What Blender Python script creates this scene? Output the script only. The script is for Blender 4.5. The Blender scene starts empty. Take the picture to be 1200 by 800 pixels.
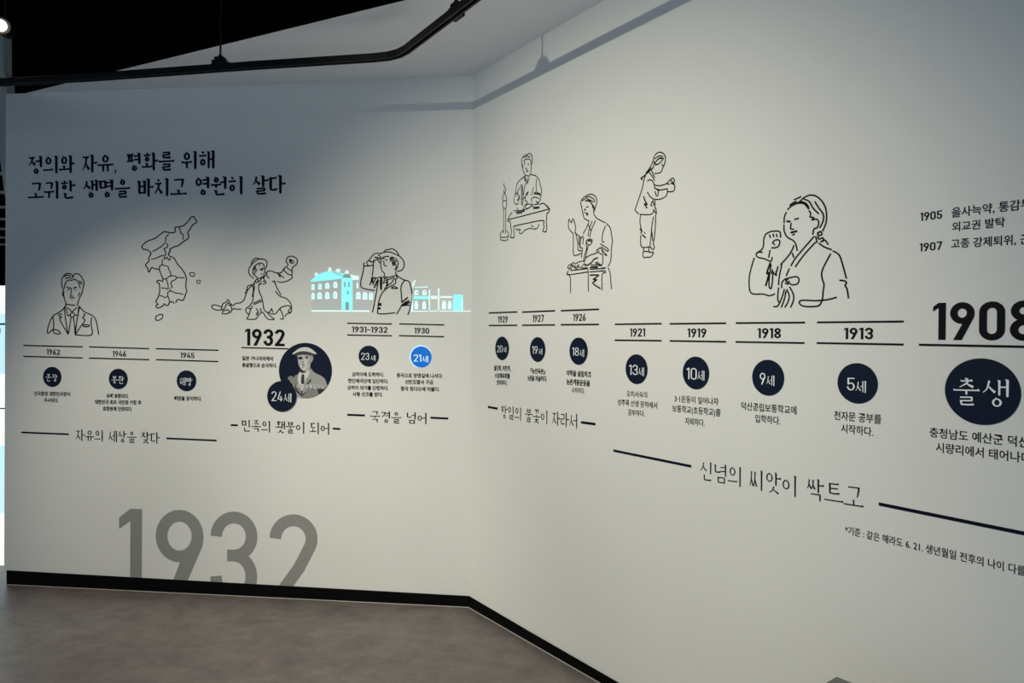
import bpy, bmesh, math, random
from mathutils import Vector, Matrix

# ------------------------------------------------------------------ camera
S = bpy.context.scene
COL = S.collection
CAM = Vector((0, 0, 1.5))
FPX = 800.0                                   # focal length in pixels of the 1200x800 frame
_r = Vector((1, 0, .008)).normalized()
_f = Vector((0, math.cos(-.0055), math.sin(-.0055)))
_u = _r.cross(_f).normalized()
_r = _f.cross(_u)
cd = bpy.data.cameras.new('camera')
cd.sensor_width = 36; cd.lens = 24; cd.clip_start = .02; cd.clip_end = 100
cam = bpy.data.objects.new('camera', cd); COL.objects.link(cam)
cam.matrix_world = Matrix(((_r.x, _u.x, -_f.x, CAM.x), (_r.y, _u.y, -_f.y, CAM.y),
                           (_r.z, _u.z, -_f.z, CAM.z), (0, 0, 0, 1)))
S.camera = cam

# ------------------------------------------------------------------ world, lights, exposure
wd = bpy.data.worlds.new('world'); S.world = wd; wd.use_nodes = True
wb = wd.node_tree.nodes['Background']
wb.inputs[0].default_value = (.56, .78, 1.0, 1); wb.inputs[1].default_value = .43
S.view_settings.view_transform = 'Standard'
S.view_settings.look = 'None'
S.view_settings.gamma = 1
S.view_settings.use_curve_mapping = False
S.view_settings.exposure = 0.0

def spot(name, loc, target, energy, col, size, blend, radius):
    l = bpy.data.lights.new(name, 'SPOT')
    l.energy = energy; l.color = col; l.spot_size = math.radians(size)
    l.spot_blend = blend; l.shadow_soft_size = radius
    o = bpy.data.objects.new(name, l); COL.objects.link(o)
    o.location = loc
    o.rotation_euler = (Vector(target) - Vector(loc)).to_track_quat('-Z', 'Y').to_euler()
    return o
spot('spot_main', (-1.72, .68, 2.86), (.46, 3.30, .62), 330, (1, .945, .76), math.degrees(.715) * 2, 1.0, .014)
spot('spot_left_wall', (-3.0, 1.47, 2.86), (-1.75, 3.9, .40), 240, (1, .93, .74), math.degrees(.55) * 2, 1.0, .03)

# ------------------------------------------------------------------ materials
def mat(name, col, rough=.6, metal=0, emit=None, es=1, noise=None, bump=0, bscale=200, spec=.5):
    m = bpy.data.materials.new(name); m.use_nodes = True
    nt = m.node_tree; b = nt.nodes['Principled BSDF']
    b.inputs['Base Color'].default_value = (*col, 1)
    b.inputs['Roughness'].default_value = rough
    b.inputs['Metallic'].default_value = metal
    b.inputs['Specular IOR Level'].default_value = spec
    tc = None
    if noise or bump:
        tc = nt.nodes.new('ShaderNodeTexCoord')
    if noise:
        sc, col2, det = noise
        n = nt.nodes.new('ShaderNodeTexNoise'); n.inputs['Scale'].default_value = sc; n.inputs['Detail'].default_value = det
        nt.links.new(tc.outputs['Object'], n.inputs['Vector'])
        r = nt.nodes.new('ShaderNodeValToRGB')
        r.color_ramp.elements[0].position = .35; r.color_ramp.elements[1].position = .65
        r.color_ramp.elements[0].color = (*col, 1); r.color_ramp.elements[1].color = (*col2, 1)
        nt.links.new(n.outputs['Fac'], r.inputs[0]); nt.links.new(r.outputs[0], b.inputs['Base Color'])
    if bump:
        n2 = nt.nodes.new('ShaderNodeTexNoise'); n2.inputs['Scale'].default_value = bscale
        nt.links.new(tc.outputs['Object'], n2.inputs['Vector'])
        bp = nt.nodes.new('ShaderNodeBump'); bp.inputs['Strength'].default_value = bump; bp.inputs['Distance'].default_value = .002
        nt.links.new(n2.outputs['Fac'], bp.inputs['Height']); nt.links.new(bp.outputs[0], b.inputs['Normal'])
    if emit:
        b.inputs['Emission Color'].default_value = (*emit, 1); b.inputs['Emission Strength'].default_value = es
    return m
M_WALL = mat('wall_paint', (.765, .765, .75), .65, noise=(1.3, (.79, .79, .775), 3), bump=.15, bscale=260, spec=.2)
M_CEIL = mat('ceiling_paint', (.87, .87, .89), .8, noise=(1.5, (.90, .90, .92), 3), bump=.12, bscale=180, spec=.2)
M_BLACK = mat('black_void_paint', (.002, .002, .002), .95, spec=0)
M_BASE = mat('black_baseboard', (.0025, .0025, .003), .55, spec=.08)
M_BEAD = mat('pale_sealant_bead', (.42, .41, .39), .5)
M_TRACK = mat('black_track_metal', (.006, .006, .006), .5, spec=.25)
M_NAVY = mat('navy_vinyl', (.005, .011, .030), .6, noise=(120, (.006, .013, .034), 2), spec=.1)
M_INK = mat('dark_ink', (.006, .006, .011), .6, spec=.08)
M_HEAD = mat('navy_ink', (.005, .006, .022), .6, spec=.08)
M_LINE = mat('charcoal_line_ink', (.008, .008, .008), .6, spec=.08)
M_WHITE = mat('white_vinyl', (.84, .87, .92), .5)
M_GREY = mat('grey_vinyl', (.27, .275, .27), .6, noise=(40, (.28, .285, .28), 2))
M_CYAN = mat('projected_cyan_light', (.3, .6, .6), .7, emit=(.16, .80, .84), es=.8)  # projector light painted as glowing flat shapes on the wall
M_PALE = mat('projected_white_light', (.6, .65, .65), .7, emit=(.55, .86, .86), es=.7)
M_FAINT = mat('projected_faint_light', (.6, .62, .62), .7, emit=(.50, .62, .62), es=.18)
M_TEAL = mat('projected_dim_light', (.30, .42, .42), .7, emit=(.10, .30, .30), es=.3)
M_BLUE = mat('lit_blue_vinyl', (.008, .06, .25), .6, emit=(.012, .19, .70), es=.62, spec=.05)  # projected light on the disc, painted in as the vinyl's own glow
M_BLUEDK = mat('unlit_blue_vinyl', (.01, .03, .12), .5)
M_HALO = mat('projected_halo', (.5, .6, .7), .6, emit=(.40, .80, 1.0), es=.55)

# ------------------------------------------------------------------ wall frames and mesh helpers
CORNER = Vector((-.2265, 3.792, 0))
DIR = {'L': Vector((.99228, -.12403, 0)).normalized(), 'R': Vector((.58233, -.81296, 0)).normalized()}
UP = Vector((0, 0, 1))
NRM = {k: d.cross(UP) for k, d in DIR.items()}          # points into the room
H_CEIL = 2.953

def pixel_ray(x, y):
    return _r * (x - 600) + _u * (400 - y) + _f * FPX
def W(side, x, y):
    """point of the wall seen at a pixel of the photograph -> (distance along the wall, height)"""
    n = NRM[side]; r = pixel_ray(x, y)
    p = CAM + r * (((CORNER - CAM) @ n if False else (CORNER - CAM).dot(n)) / r.dot(n))
    return ((p - CORNER).dot(DIR[side]), p.z)
def on_height(x, y, z):
    r = pixel_ray(x, y)
    return CAM + r * ((z - CAM.z) / r.z)
def at_depth(x, y, Y):
    r = pixel_ray(x, y)
    return CAM + r * (Y / r.y)
def px(side, x, y):
    """metres per vertical pixel"""
    return abs(W(side, x, y - .5)[1] - W(side, x, y + .5)[1])

def tag(o, label=None, cat=None, group=None, kind=None):
    if label: o['label'] = label
    if cat: o['category'] = cat
    if group: o['group'] = group
    if kind: o['kind'] = kind
    return o

class Flat:
    """shapes on a wall plane: vertices (u, v, height above the wall)"""
    def __init__(self): self.v = []; self.f = []; self.m = []
    def poly(self, pts, w=0., mi=0):
        i = len(self.v)
        self.v += [(p[0], p[1], w) for p in pts]
        a = sum(pts[k][0] * pts[(k + 1) % len(pts)][1] - pts[(k + 1) % len(pts)][0] * pts[k][1] for k in range(len(pts)))
        idx = list(range(i, i + len(pts)))
        if a < 0: idx.reverse()
        self.f.append(idx); self.m.append(mi)
    def tri(self, pts, w=0., mi=0):
        """concave outline, filled"""
        from mathutils.geometry import tessellate_polygon
        for t in tessellate_polygon([[Vector((p[0], p[1], 0)) for p in pts]]):
            self.poly([pts[k] for k in t], w, mi)
    def mesh(self, me, fn, w=0., mi=0):
        i = len(self.v)
        self.v += [(*fn(v.co.x, v.co.y), w) for v in me.vertices]
        for p in me.polygons:
            self.f.append([i + k for k in p.vertices]); self.m.append(mi)
    def ribbon(self, pts, wd, w=0., mi=0, closed=False, ext=.25):
        """pts (u,v); wd one width or a list"""
        n = len(pts)
        P = [Vector(p) for p in pts]
        ws = wd if isinstance(wd, (list, tuple)) else [wd] * n
        if not closed and n > 1 and ext:
            d0 = P[0] - P[1]; d1 = P[-1] - P[-2]
            if d0.length > 1e-9: P[0] = P[0] + d0.normalized() * ws[0] * ext
            if d1.length > 1e-9: P[-1] = P[-1] + d1.normalized() * ws[-1] * ext
        L = []; R = []
        for i in range(n):
            a = P[i - 1] if (i > 0 or closed) else P[i]
            b = P[(i + 1) % n] if (i < n - 1 or closed) else P[i]
            t1 = (P[i] - a); t2 = (b - P[i])
            if t1.length < 1e-9: t1 = t2
            if t2.length < 1e-9: t2 = t1
            if t1.length < 1e-9: t1 = t2 = Vector((1, 0))
            t1 = t1.normalized(); t2 = t2.normalized()
            t = t1 + t2
            t = t.normalized() if t.length > 1e-6 else t1
            nn = Vector((-t.y, t.x))
            k = max(.6, nn.dot(Vector((-t1.y, t1.x))))
            h = ws[i] * .5 / k
            L.append(P[i] + nn * h); R.append(P[i] - nn * h)
        for i in range(n if closed else n - 1):
            j = (i + 1) % n
            self.poly([L[i], R[i], R[j], L[j]], w, mi)
    def ring(self, cx, cy, rx, ry, wx, wy, w=0., mi=0, n=24):
        for i in range(n):
            a = 2 * math.pi * i / n; b = 2 * math.pi * (i + 1) / n
            self.poly([(cx + rx * math.cos(a), cy + ry * math.sin(a)), (cx + rx * math.cos(b), cy + ry * math.sin(b)),
                       (cx + (rx - wx) * math.cos(b), cy + (ry - wy) * math.sin(b)),
                       (cx + (rx - wx) * math.cos(a), cy + (ry - wy) * math.sin(a))], w, mi)
    def disc(self, cx, cy, r, w=0., mi=0, n=64, thick=0.):
        self.poly([(cx + r * math.cos(2 * math.pi * i / n), cy + r * math.sin(2 * math.pi * i / n)) for i in range(n)], w, mi)
        if thick:
            for i in range(n):
                a = 2 * math.pi * i / n; b = 2 * math.pi * (i + 1) / n
                k = len(self.v)
                self.v += [(cx + r * math.cos(a), cy + r * math.sin(a), w), (cx + r * math.cos(a), cy + r * math.sin(a), w - thick),
                           (cx + r * math.cos(b), cy + r * math.sin(b), w - thick), (cx + r * math.cos(b), cy + r * math.sin(b), w)]
                self.f.append([k, k + 1, k + 2, k + 3]); self.m.append(mi)
    def build(self, name, mats, root, origin):
        """child of root: root stands at origin (u,v) on its wall, local axes along wall / up / into the room"""
        me = bpy.data.meshes.new(name)
        me.from_pydata([(a - origin[0], b - origin[1], c) for a, b, c in self.v], [], self.f)
        for m in (mats if isinstance(mats, (list, tuple)) else [mats]): me.materials.append(m)
        for p, mi in zip(me.polygons, self.m): p.material_index = mi
        me.update()
        o = bpy.data.objects.new(name, me); COL.objects.link(o)
        if root is not None: o.parent = root
        return o

def wall_matrix(side, origin):
    d = DIR[side]; n = NRM[side]; p = CORNER + d * origin[0] + UP * origin[1]
    return Matrix(((d.x, 0, n.x, p.x), (d.y, 0, n.y, p.y), (0, 1, 0, p.z), (0, 0, 0, 1)))
class Thing:
    def __init__(self, name, side, pxl, label, cat, group=None):
        self.side = side; self.o = W(side, *pxl)
        e = bpy.data.objects.new(name, None); COL.objects.link(e); e.empty_display_size = .05
        e.matrix_world = wall_matrix(side, self.o)
        self.root = tag(e, label, cat, group)
    def add(self, name, flat, mats, label=None, parent=None):
        o = flat.build(name, mats, parent or self.root, self.o)
        if label: o['label'] = label
        return o
Z0, Z1, Z2 = .0012, .0030, .0036         # vinyl film on the wall, disc face, film on a disc

# ------------------------------------------------------------------ lettering
def frame(side, x0, y0, x1, y1, h):
    """baseline from pixel (x0,y0) to (x1,y1), h pixels tall at its left end -> map of the unit square onto the wall"""
    a = W(side, x0, y0); b = W(side, x1, y1); c = W(side, x0, y0 - h)
    H = c[1] - a[1]
    return (lambda s, t: (a[0] + (b[0] - a[0]) * s, a[1] + (b[1] - a[1]) * s + H * t)), b[0] - a[0], H

TEXTS = {}
def batch(bold, lines):
    """all sans lines of one weight in a single conversion, then split by line"""
    c = bpy.data.curves.new('tmp', 'FONT'); c.body = '\n'.join(lines); c.size = 1; c.resolution_u = 2; c.offset = bold; c.space_line = 2
    o = bpy.data.objects.new('tmp', c); COL.objects.link(o)
    dg = bpy.context.evaluated_depsgraph_get()
    me = bpy.data.meshes.new_from_object(o.evaluated_get(dg), depsgraph=dg)
    step = None
    ys = [v.co.y for v in me.vertices]
    step = 2.0
    out = [([], [], {}) for _ in lines]
    for p in me.polygons:
        y = sum(me.vertices[k].co.y for k in p.vertices) / len(p.vertices)
        i = min(len(lines) - 1, max(0, int(math.floor((-y + 1.4) / step))))
        V, Fc, mp = out[i]; f = []
        for k in p.vertices:
            if k not in mp: mp[k] = len(V); V.append((me.vertices[k].co.x, me.vertices[k].co.y + i * step))
            f.append(mp[k])
        Fc.append(f)
    for t, (V, Fc, _) in zip(lines, out): TEXTS[t] = (V, Fc)
    bpy.data.objects.remove(o); bpy.data.curves.remove(c); bpy.data.meshes.remove(me)
batch(0.028, ['건국훈장 대한민국장이', '추서되다.', '유해 봉환되다.', '대한민국 최초 국민장 거행 후', '효창원에 안장되다.', '해방을 맞이하다.', '일본 가나자와에서', '총살형으로 순국하다.', '상하이에 도착하다.', '한인애국단에 입단하다.', '상하이 의거를 단행하다.', '사형 선고를 받다.', '중국으로 망명길에 나서다.', '선천경찰서 구금.', '중국 칭다오에 머물다.', '월진회, 위친계,', '수암체육회를', '조직하다.', '『농민독본』', '3권을 저술하다.', '야학을 설립하고', '농촌계몽운동을', '매헌윤봉길의사'])
batch(0.010, ['시작하다.', '오치서숙의', '성주록 선생 문하에서', '공부하다.', '3·1운동이 일어나자', '보통학교(초등학교)를', '자퇴하다.', '덕산공립보통학교에', '입학하다.', '천자문 공부를', '충청남도 예산군 덕산면', '시량리에서 태어나다.', '*기준 : 같은 해라도 6. 21. 생년월일 전후의 나이 다를 수 있음'])
batch(0.014, ['을사늑약, 통감부 설치', '외교권 발탁', '고종 강제퇴위, 군대 해산'])
def sans(fl, side, text, x0, y0, x1, y1, h, w=Z0, bold=.012, mi=0):
    V, Fc = TEXTS[text]
    xs = [v[0] for v in V]; a, b = min(xs), max(xs)
    fn, _, _ = frame(side, x0, y0, x1, y1, h)
    i = len(fl.v)
    fl.v += [(*fn((x - a) / (b - a), (y + .065) / .90), w) for x, y in V]
    for f in Fc: fl.f.append([i + k for k in f]); fl.m.append(mi)

def arc(cx, cy, rx, ry, a0, a1, n=12):
    return [(cx + rx * math.cos(math.radians(a0 + (a1 - a0) * i / n)), cy + ry * math.sin(math.radians(a0 + (a1 - a0) * i / n))) for i in range(n + 1)]
def digit(ch, Wd=.53, w=.14):
    """upright engineering numeral, unit height -> (strokes [(points,width,closed)], polygons, advance)"""
    h = w / 2; rx = Wd / 2 - h; cx = Wd / 2; st = []; po = []; bw = Wd
    if ch == '0':
        ry = rx * 1.05
        st.append((arc(cx, 1 - h - ry, rx, ry, 0, 180) + arc(cx, h + ry, rx, ry, 180, 360), w, True))
    elif ch == '1':
        bw = w + .125
        po += [[(bw - w, 0), (bw, 0), (bw, 1), (bw - w, 1)], [(0, .77), (0, .895), (bw - w, 1), (bw - w, .865)]]
    elif ch in '96':
        k = [(arc(cx, .713, rx, .287 - h, 0, 360, 28)[:-1], w, True)]
        p = [(Wd, .68), (.975 * Wd, .60), (.47 * Wd + .01, 0), (.47 * Wd + .01 - w * 1.12, 0), (.53 * Wd, .45), (.72 * Wd, .60)]
        if ch == '6':
            k = [([(Wd - a, 1 - b) for a, b in k[0][0]], w, True)]; p = [(Wd - a, 1 - b) for a, b in p]
        st += k; po.append(p)
    elif ch == '3':
        st.append((arc(cx, (1.52 - h) / 2, rx, (.48 - h) / 2, 180, -90, 22), w, False))
        st.append((arc(cx, (.52 + h) / 2, rx, (.52 - h) / 2, 90, -180, 22), w, False))
        po.append([(.36 * Wd, .52 - h), (cx, .52 - h), (cx, .52 + h), (.36 * Wd, .52 + h)])
    elif ch == '2':
        st.append((arc(cx, .735, rx, .265 - h, 180, -28, 16) + [(.62 * Wd, .42), (w * .62, h * 1.1)], w, False))
        po.append([(0, 0), (Wd, 0), (Wd, w * .92), (0, w * .92)])
    elif ch == '4':
        st.append(([(.56 * Wd, 1), (h, .27)], w * .95, False))
        po += [[(0, .18), (Wd, .18), (Wd, .18 + w * .9), (0, .18 + w * .9)], [(.60 * Wd, 0), (.60 * Wd + w, 0), (.60 * Wd + w, .52), (.60 * Wd, .52)]]
    elif ch == '5':
        po += [[(.03, 1 - w * .9), (Wd * .96, 1 - w * .9), (Wd * .96, 1), (.03, 1)], [(.03, .46), (.03 + w, .50), (.03 + w, 1), (.03, 1)]]
        st.append((arc(cx, .315, rx, .315 - h, 140, -180, 22), w, False))
    elif ch == '7':
        po.append([(0, 1 - w * .9), (Wd, 1 - w * .9), (Wd, 1), (0, 1)])
        st.append(([(Wd - h * 1.1, .92), (.33 * Wd, 0)], w, False))
    elif ch == '8':
        st.append((arc(cx, .745, rx * .92, .255 - h, 0, 360, 24)[:-1], w, True))
        st.append((arc(cx, .275, rx, .275 - h, 0, 360, 24)[:-1], w, True))
    elif ch == '~':
        bw = .42; st.append(([(0, .42), (.1, .52), (.21, .47), (.32, .42), (.42, .52)], w * .8, False))
    elif ch == ' ':
        bw = .3
    return st, po, bw
def numerals(fl, side, text, x0, y0, x1, y1, h, weight=.14, wide=.53, gap=.095, w=Z0, mi=0, cb=None):
    fn, Wm, H = frame(side, x0, y0, x1, y1, h)
    g = [digit(c, wide, weight) for c in text]
    tot = sum(k[2] for k in g) + gap * (len(g) - 1)
    sx = 1 / tot; x = 0
    tall = abs(H)
    for st, po, bw in g:
        if cb: fl = Flat()
        lift = w
        for pts, sw, closed in st:                         # ribbon in unit space, then mapped
            lift += .00006
            t = Flat(); t.ribbon(pts, sw, closed=closed, ext=0)
            for f in t.f: fl.poly([fn((x + t.v[k][0]) * sx, t.v[k][1]) for k in f], lift, mi)
        for p in po:
            lift += .00006; fl.tri([fn((x + a) * sx, b) for a, b in p], lift, mi)
        x += bw + gap
        if cb and fl.f: cb(fl)

# brush-serif Korean syllables composed from strokes -------------------------------
INI = 'ㄱㄲㄴㄷㄸㄹㅁㅂㅃㅅㅆㅇㅈㅉㅊㅋㅌㅍㅎ'
VOW = 'ㅏㅐㅑㅒㅓㅔㅕㅖㅗㅘㅙㅚㅛㅜㅝㅞㅟㅠㅡㅢㅣ'
FIN = ' ㄱㄲㄳㄴㄵㄶㄷㄹㄺㄻㄼㄽㄾㄿㅀㅁㅂㅄㅅㅆㅇㅈㅊㅋㅌㅍㅎ'
class Brush:
    def __init__(self, tv, th): self.tv = tv; self.th = th; self.p = []
    def H(self, x0, y, x1, acc=True):
        th = self.th; y0 = y; y1 = y + .018
        self.p.append([(x0, y0 - th / 2), (x1, y1 - th / 2), (x1, y1 + th / 2), (x0, y0 + th / 2)])
        if acc and x1 - x0 > .15:
            a = min(self.tv, .09)
            self.p.append([(x1 - a * 1.5, y1 + th * .3), (x1 + a * .15, y1 - th * .5), (x1 - a * .3, y1 + th * .5 + a * .38)])
            self.p.append([(x0 - th * .3, y0 + th), (x0 + th, y0 + th * .4), (x0 + th, y0 - th * .5), (x0, y0 - th * .5)])
    def V(self, x, yt, yb, k=1.):
        t = self.tv * k; f = t * .75
        self.p.append([(x - t * .5 - f * .5, yt + f * .12), (x + t * .3, yt - f * .05), (x + t * .5, yt - f * .45), (x + t * .46, yb + t * .35), (x + t * .15, yb),
                       (x - t * .25, yb + t * .12), (x - t * .42, yb + t * .6), (x - t * .5, yt - f * .9), (x - t * .5 - f * .25, yt - f * .35)])
    def D(self, pts, w0, w1):
        q = smooth(pts, 5); n = len(q)
        t = Flat(); t.ribbon(q, [w0 + (w1 - w0) * i / (n - 1) for i in range(n)], ext=0)
        for f in t.f: self.p.append([t.v[k][:2] for k in f])
    def O(self, x0, y0, x1, y1, tick=True):
        cx, cy = (x0 + x1) / 2, (y0 + y1) / 2; rx, ry = (x1 - x0) / 2, (y1 - y0) / 2
        r = min(rx, ry * 1.12); ry = min(ry, r * 1.05); rx = r
        t = Flat(); t.ring(cx, cy, rx, ry, self.tv * .82, self.th * .95)
        for f in t.f: self.p.append([t.v[k][:2] for k in f])
        if tick: self.p.append([(cx - self.tv * .7, cy + ry + self.th * .7), (cx + self.tv * .25, cy + ry), (cx + self.tv * .1, cy + ry - self.th * .6), (cx - self.tv * .3, cy + ry - self.th * .3)])
    def jamo(self, j, x0, y0, x1, y1, ctx=''):
        X = lambda a: x0 + (x1 - x0) * a
        Y = lambda b: y0 + (y1 - y0) * b
        tv = self.tv; th = self.th; s = .88 if (y1 - y0) < .36 else 1.
        def pair(k):
            m = (x0 + x1) / 2
            self.jamo(k, x0, y0, m + .01, y1, ctx); self.jamo(k, m + .02, y0, x1, y1, ctx)
        if j == 'ㄱ':
            self.H(X(.02), Y(.9), X(.92), False)
            if ctx == 'v': self.D([(X(.92), Y(.97)), (X(.82), Y(.62)), (X(.5), Y(.24)), (X(.05), Y(-.02))], tv * 1.0, th * .5)
            elif ctx == 'h': self.D([(X(.92), Y(.98)), (X(.9), Y(.6)), (X(.8), Y(.1))], tv * 1.1, tv * .5)
            else: self.V(X(.88), Y(1), Y(-.02), .9)
        elif j == 'ㄲ': pair('ㄱ')
        elif j == 'ㅋ':
            self.jamo('ㄱ', x0, y0, x1, y1, ctx); self.H(X(.08), Y(.5), X(.8), False)
        elif j == 'ㄴ':
            self.V(X(.14), Y(1), Y(.06), s); self.H(X(.12), Y(.1), X(1), False); self.D([(X(.12), Y(.1)), (X(.6), Y(.1)), (X(1), Y(.2))], th, th * 1.3)
        elif j in 'ㄷㅌ':
            self.H(X(.1), Y(.92), X(.92)); self.V(X(.14), Y(.95), Y(.06), s); self.D([(X(.12), Y(.1)), (X(.6), Y(.09)), (X(1), Y(.16))], th, th * 1.3)
            if j == 'ㅌ': self.H(X(.14), Y(.52), X(.86), False)
        elif j == 'ㄹ':
            self.H(X(.05), Y(.93), X(.9), False); self.V(X(.86), Y(.98), Y(.5), s * .85); self.H(X(.1), Y(.51), X(.9), False)
            self.V(X(.13), Y(.55), Y(.04), s * .85); self.D([(X(.1), Y(.06)), (X(.6), Y(.05)), (X(1), Y(.12))], th, th * 1.3)
        elif j == 'ㅁ':
            self.V(X(.14), Y(1), Y(0), s); self.H(X(.1), Y(.9), X(.9), False); self.V(X(.88), Y(.97), Y(-.03), s); self.H(X(.1), Y(.09), X(.9), False)
        elif j == 'ㅂ':
            self.V(X(.14), Y(1), Y(0), s); self.V(X(.88), Y(1), Y(0), s); self.H(X(.1), Y(.56), X(.9), False); self.H(X(.1), Y(.09), X(.9), False)
        elif j in 'ㅅㅈㅊ':
            top = 1.
            if j == 'ㅊ':
                self.D([(X(.38), Y(1.06)), (X(.52), Y(.98)), (X(.62), Y(.93))], tv * .5, tv * .8); top = .80
            if j != 'ㅅ':
                self.H(X(.1), Y(top - .07), X(.92)); st = top - .05; ax = .58
            else: st = top; ax = .5
            self.D([(X(ax), Y(st)), (X(ax - .07), Y(st * .66)), (X(.28), Y(.24)), (X(0), Y(0))], tv * .85, th * .55)
            self.D([(X(ax - .06), Y(st * .55)), (X(.68), Y(.28)), (X(.98), Y(.03))], th * .7, tv * 1.05)
        elif j == 'ㅆ': pair('ㅅ')
        elif j == 'ㅉ': pair('ㅈ')
        elif j == 'ㅇ': self.O(X(.04), Y(0), X(.96), Y(.98))
        elif j == 'ㅍ':
            self.H(X(.04), Y(.9), X(.96)); self.V(X(.32), Y(.9), Y(.12), .85); self.V(X(.7), Y(.9), Y(.12), .85); self.H(X(0), Y(.08), X(1), False)
        elif j == 'ㅎ':
            self.D([(X(.36), Y(1.08)), (X(.52), Y(1.0)), (X(.64), Y(.95))], tv * .5, tv * .8)
            self.H(X(.04), Y(.76), X(.96)); self.O(X(.12), Y(-.02), X(.88), Y(.62), False)
    def vert(self, v, x0, y0, x1, y1):
        X = lambda a: x0 + (x1 - x0) * a
        m = (y0 + y1) / 2 + .03
        if v in 'ㅏㅑ':
            self.V(X(.32), y1, y0)
            for d in ([0] if v == 'ㅏ' else [-.1, .1]): self.H(X(.36), m + d, X(1.05))
        elif v in 'ㅓㅕ':
            self.V(X(.72), y1, y0)
            for d in ([0] if v == 'ㅓ' else [-.09, .11]): self.H(X(-.1), m + d, X(.7), False)
        elif v == 'ㅐ':
            self.V(X(.2), y1 - .03, y0 + .04, .85); self.V(X(.85), y1, y0); self.H(X(.2), m, X(.85), False)
        elif v == 'ㅔ':
            self.V(X(.35), y1 - .03, y0 + .04, .85); self.V(X(.88), y1, y0); self.H(X(-.15), m, X(.32), False)
        elif v == 'ㅣ': self.V(X(.62), y1, y0)
    def hori(self, v, x0, x1, y, up, dn):
        mid = (x0 + x1) / 2
        self.H(x0, y, x1)
        if v in 'ㅗ': self.V(mid, y + up, y, .8)
        if v in 'ㅜ': self.V(mid, y + .02, y - dn, .85)
        if v == 'ㅠ': self.V(mid - .15, y + .02, y - dn, .8); self.V(mid + .15, y + .02, y - dn, .8)
        if v == 'ㅛ': self.V(mid - .13, y + up, y, .8); self.V(mid + .13, y + up, y, .8)
    def syll(self, ch):
        c = ord(ch) - 0xAC00
        i, v, f = INI[c // 588], VOW[(c % 588) // 28], FIN[c % 28]
        mix = {'ㅘ': 'ㅗㅏ', 'ㅙ': 'ㅗㅐ', 'ㅚ': 'ㅗㅣ', 'ㅝ': 'ㅜㅓ', 'ㅞ': 'ㅜㅔ', 'ㅟ': 'ㅜㅣ', 'ㅢ': 'ㅡㅣ'}
        fin = f != ' '
        if v in mix:
            a, b = mix[v]
            if fin:
                self.jamo(i, .12, .66, .54, .95, 'h'); self.hori(a, .02, .62, .47 if a != 'ㅜ' else .54, .13, .17)
                self.vert(b, .60, .30, .98, .99); self.jamo(f, .24, .0, .84, .27)
            else:
                self.jamo(i, .10, .50, .54, .92, 'h'); self.hori(a, .0, .64, .20 if a != 'ㅜ' else .38, .22, .34)
                self.vert(b, .62, -.02, .98, .98)
        elif v in 'ㅗㅛㅜㅠㅡ':
            if fin:
                self.jamo(i, .24, .66, .76, .97, 'h')
                self.hori(v, .02, .98, .44 if v in 'ㅗㅛ' else (.54 if v in 'ㅜㅠ' else .47), .15, .16)
                self.jamo(f, .24, .0, .78, .30 if v != 'ㅡ' else .33)
            else:
                self.jamo(i, .2, .42 if v not in 'ㅜㅠ' else .52, .8, .92, 'h')
                self.hori(v, .0, 1., {'ㅗ': .10, 'ㅛ': .10, 'ㅜ': .38, 'ㅠ': .38, 'ㅡ': .14}[v], .24, .38)
        else:
            if fin: self.jamo(i, .06, .50, .50, .93, 'v'); self.vert(v, .55, .36, .98, .99); self.jamo(f, .26, .0, .86, .31)
            else: self.jamo(i, .04, .14, .50, .88, 'v'); self.vert(v, .55, -.02, .98, .98)
def serif(fl, side, text, x0, y0, x1, y1, h, tv=.085, th=.042, adv=1.04, space=.42, w=Z0, mi=0, cb=None):
    polys = []; x = 0; cuts = []
    for ch in text:
        if ch == ' ': x += space; continue
        if ch == ',':
            polys.append([(x + .05, .10), (x + .15, .12), (x + .15, -.02), (x + .06, -.14), (x + .03, -.12), (x + .08, 0)]); x += .34; cuts.append(len(polys)); continue
        b = Brush(tv, th); b.syll(ch)
        for p in b.p: polys.append([(x + q[0], q[1]) for q in p])
        x += adv; cuts.append(len(polys))
    a = min(q[0] for p in polys for q in p); b_ = max(q[0] for p in polys for q in p)
    fn, _, _ = frame(side, x0, y0, x1, y1, h)
    k = 0
    for e in cuts:
        if cb: fl = Flat()
        for i, p in enumerate(polys[k:e]): fl.tri([fn((q[0] - a) / (b_ - a), q[1]) for q in p], w + i * .000008, mi)
        if cb: cb(fl)
        k = e

def smooth(pts, n=4, closed=False):
    P = [Vector(p) for p in pts]; m = len(P)
    if m < 3: return [tuple(p) for p in P]
    out = []
    for i in range(m if closed else m - 1):
        p1 = P[i]; p2 = P[(i + 1) % m]
        p0 = P[i - 1] if (i > 0 or closed) else p1
        p3 = P[(i + 2) % m] if (i + 2 < m or closed) else p2
        for k in range(n):
            t = k / n
            out.append(tuple(.5 * ((2 * p1) + (p2 - p0) * t + (2 * p0 - 5 * p1 + 4 * p2 - p3) * t * t + (3 * p1 - p0 - 3 * p2 + p3) * t ** 3)))
    if not closed: out.append(tuple(P[-1]))
    return out
def seg(fl, side, x0, y0, x1, y1, t, w=Z0, mi=0):
    fl.ribbon([W(side, x0, y0), W(side, x1, y1)], t * px(side, (x0 + x1) / 2, (y0 + y1) / 2), w, mi, ext=0)

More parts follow.
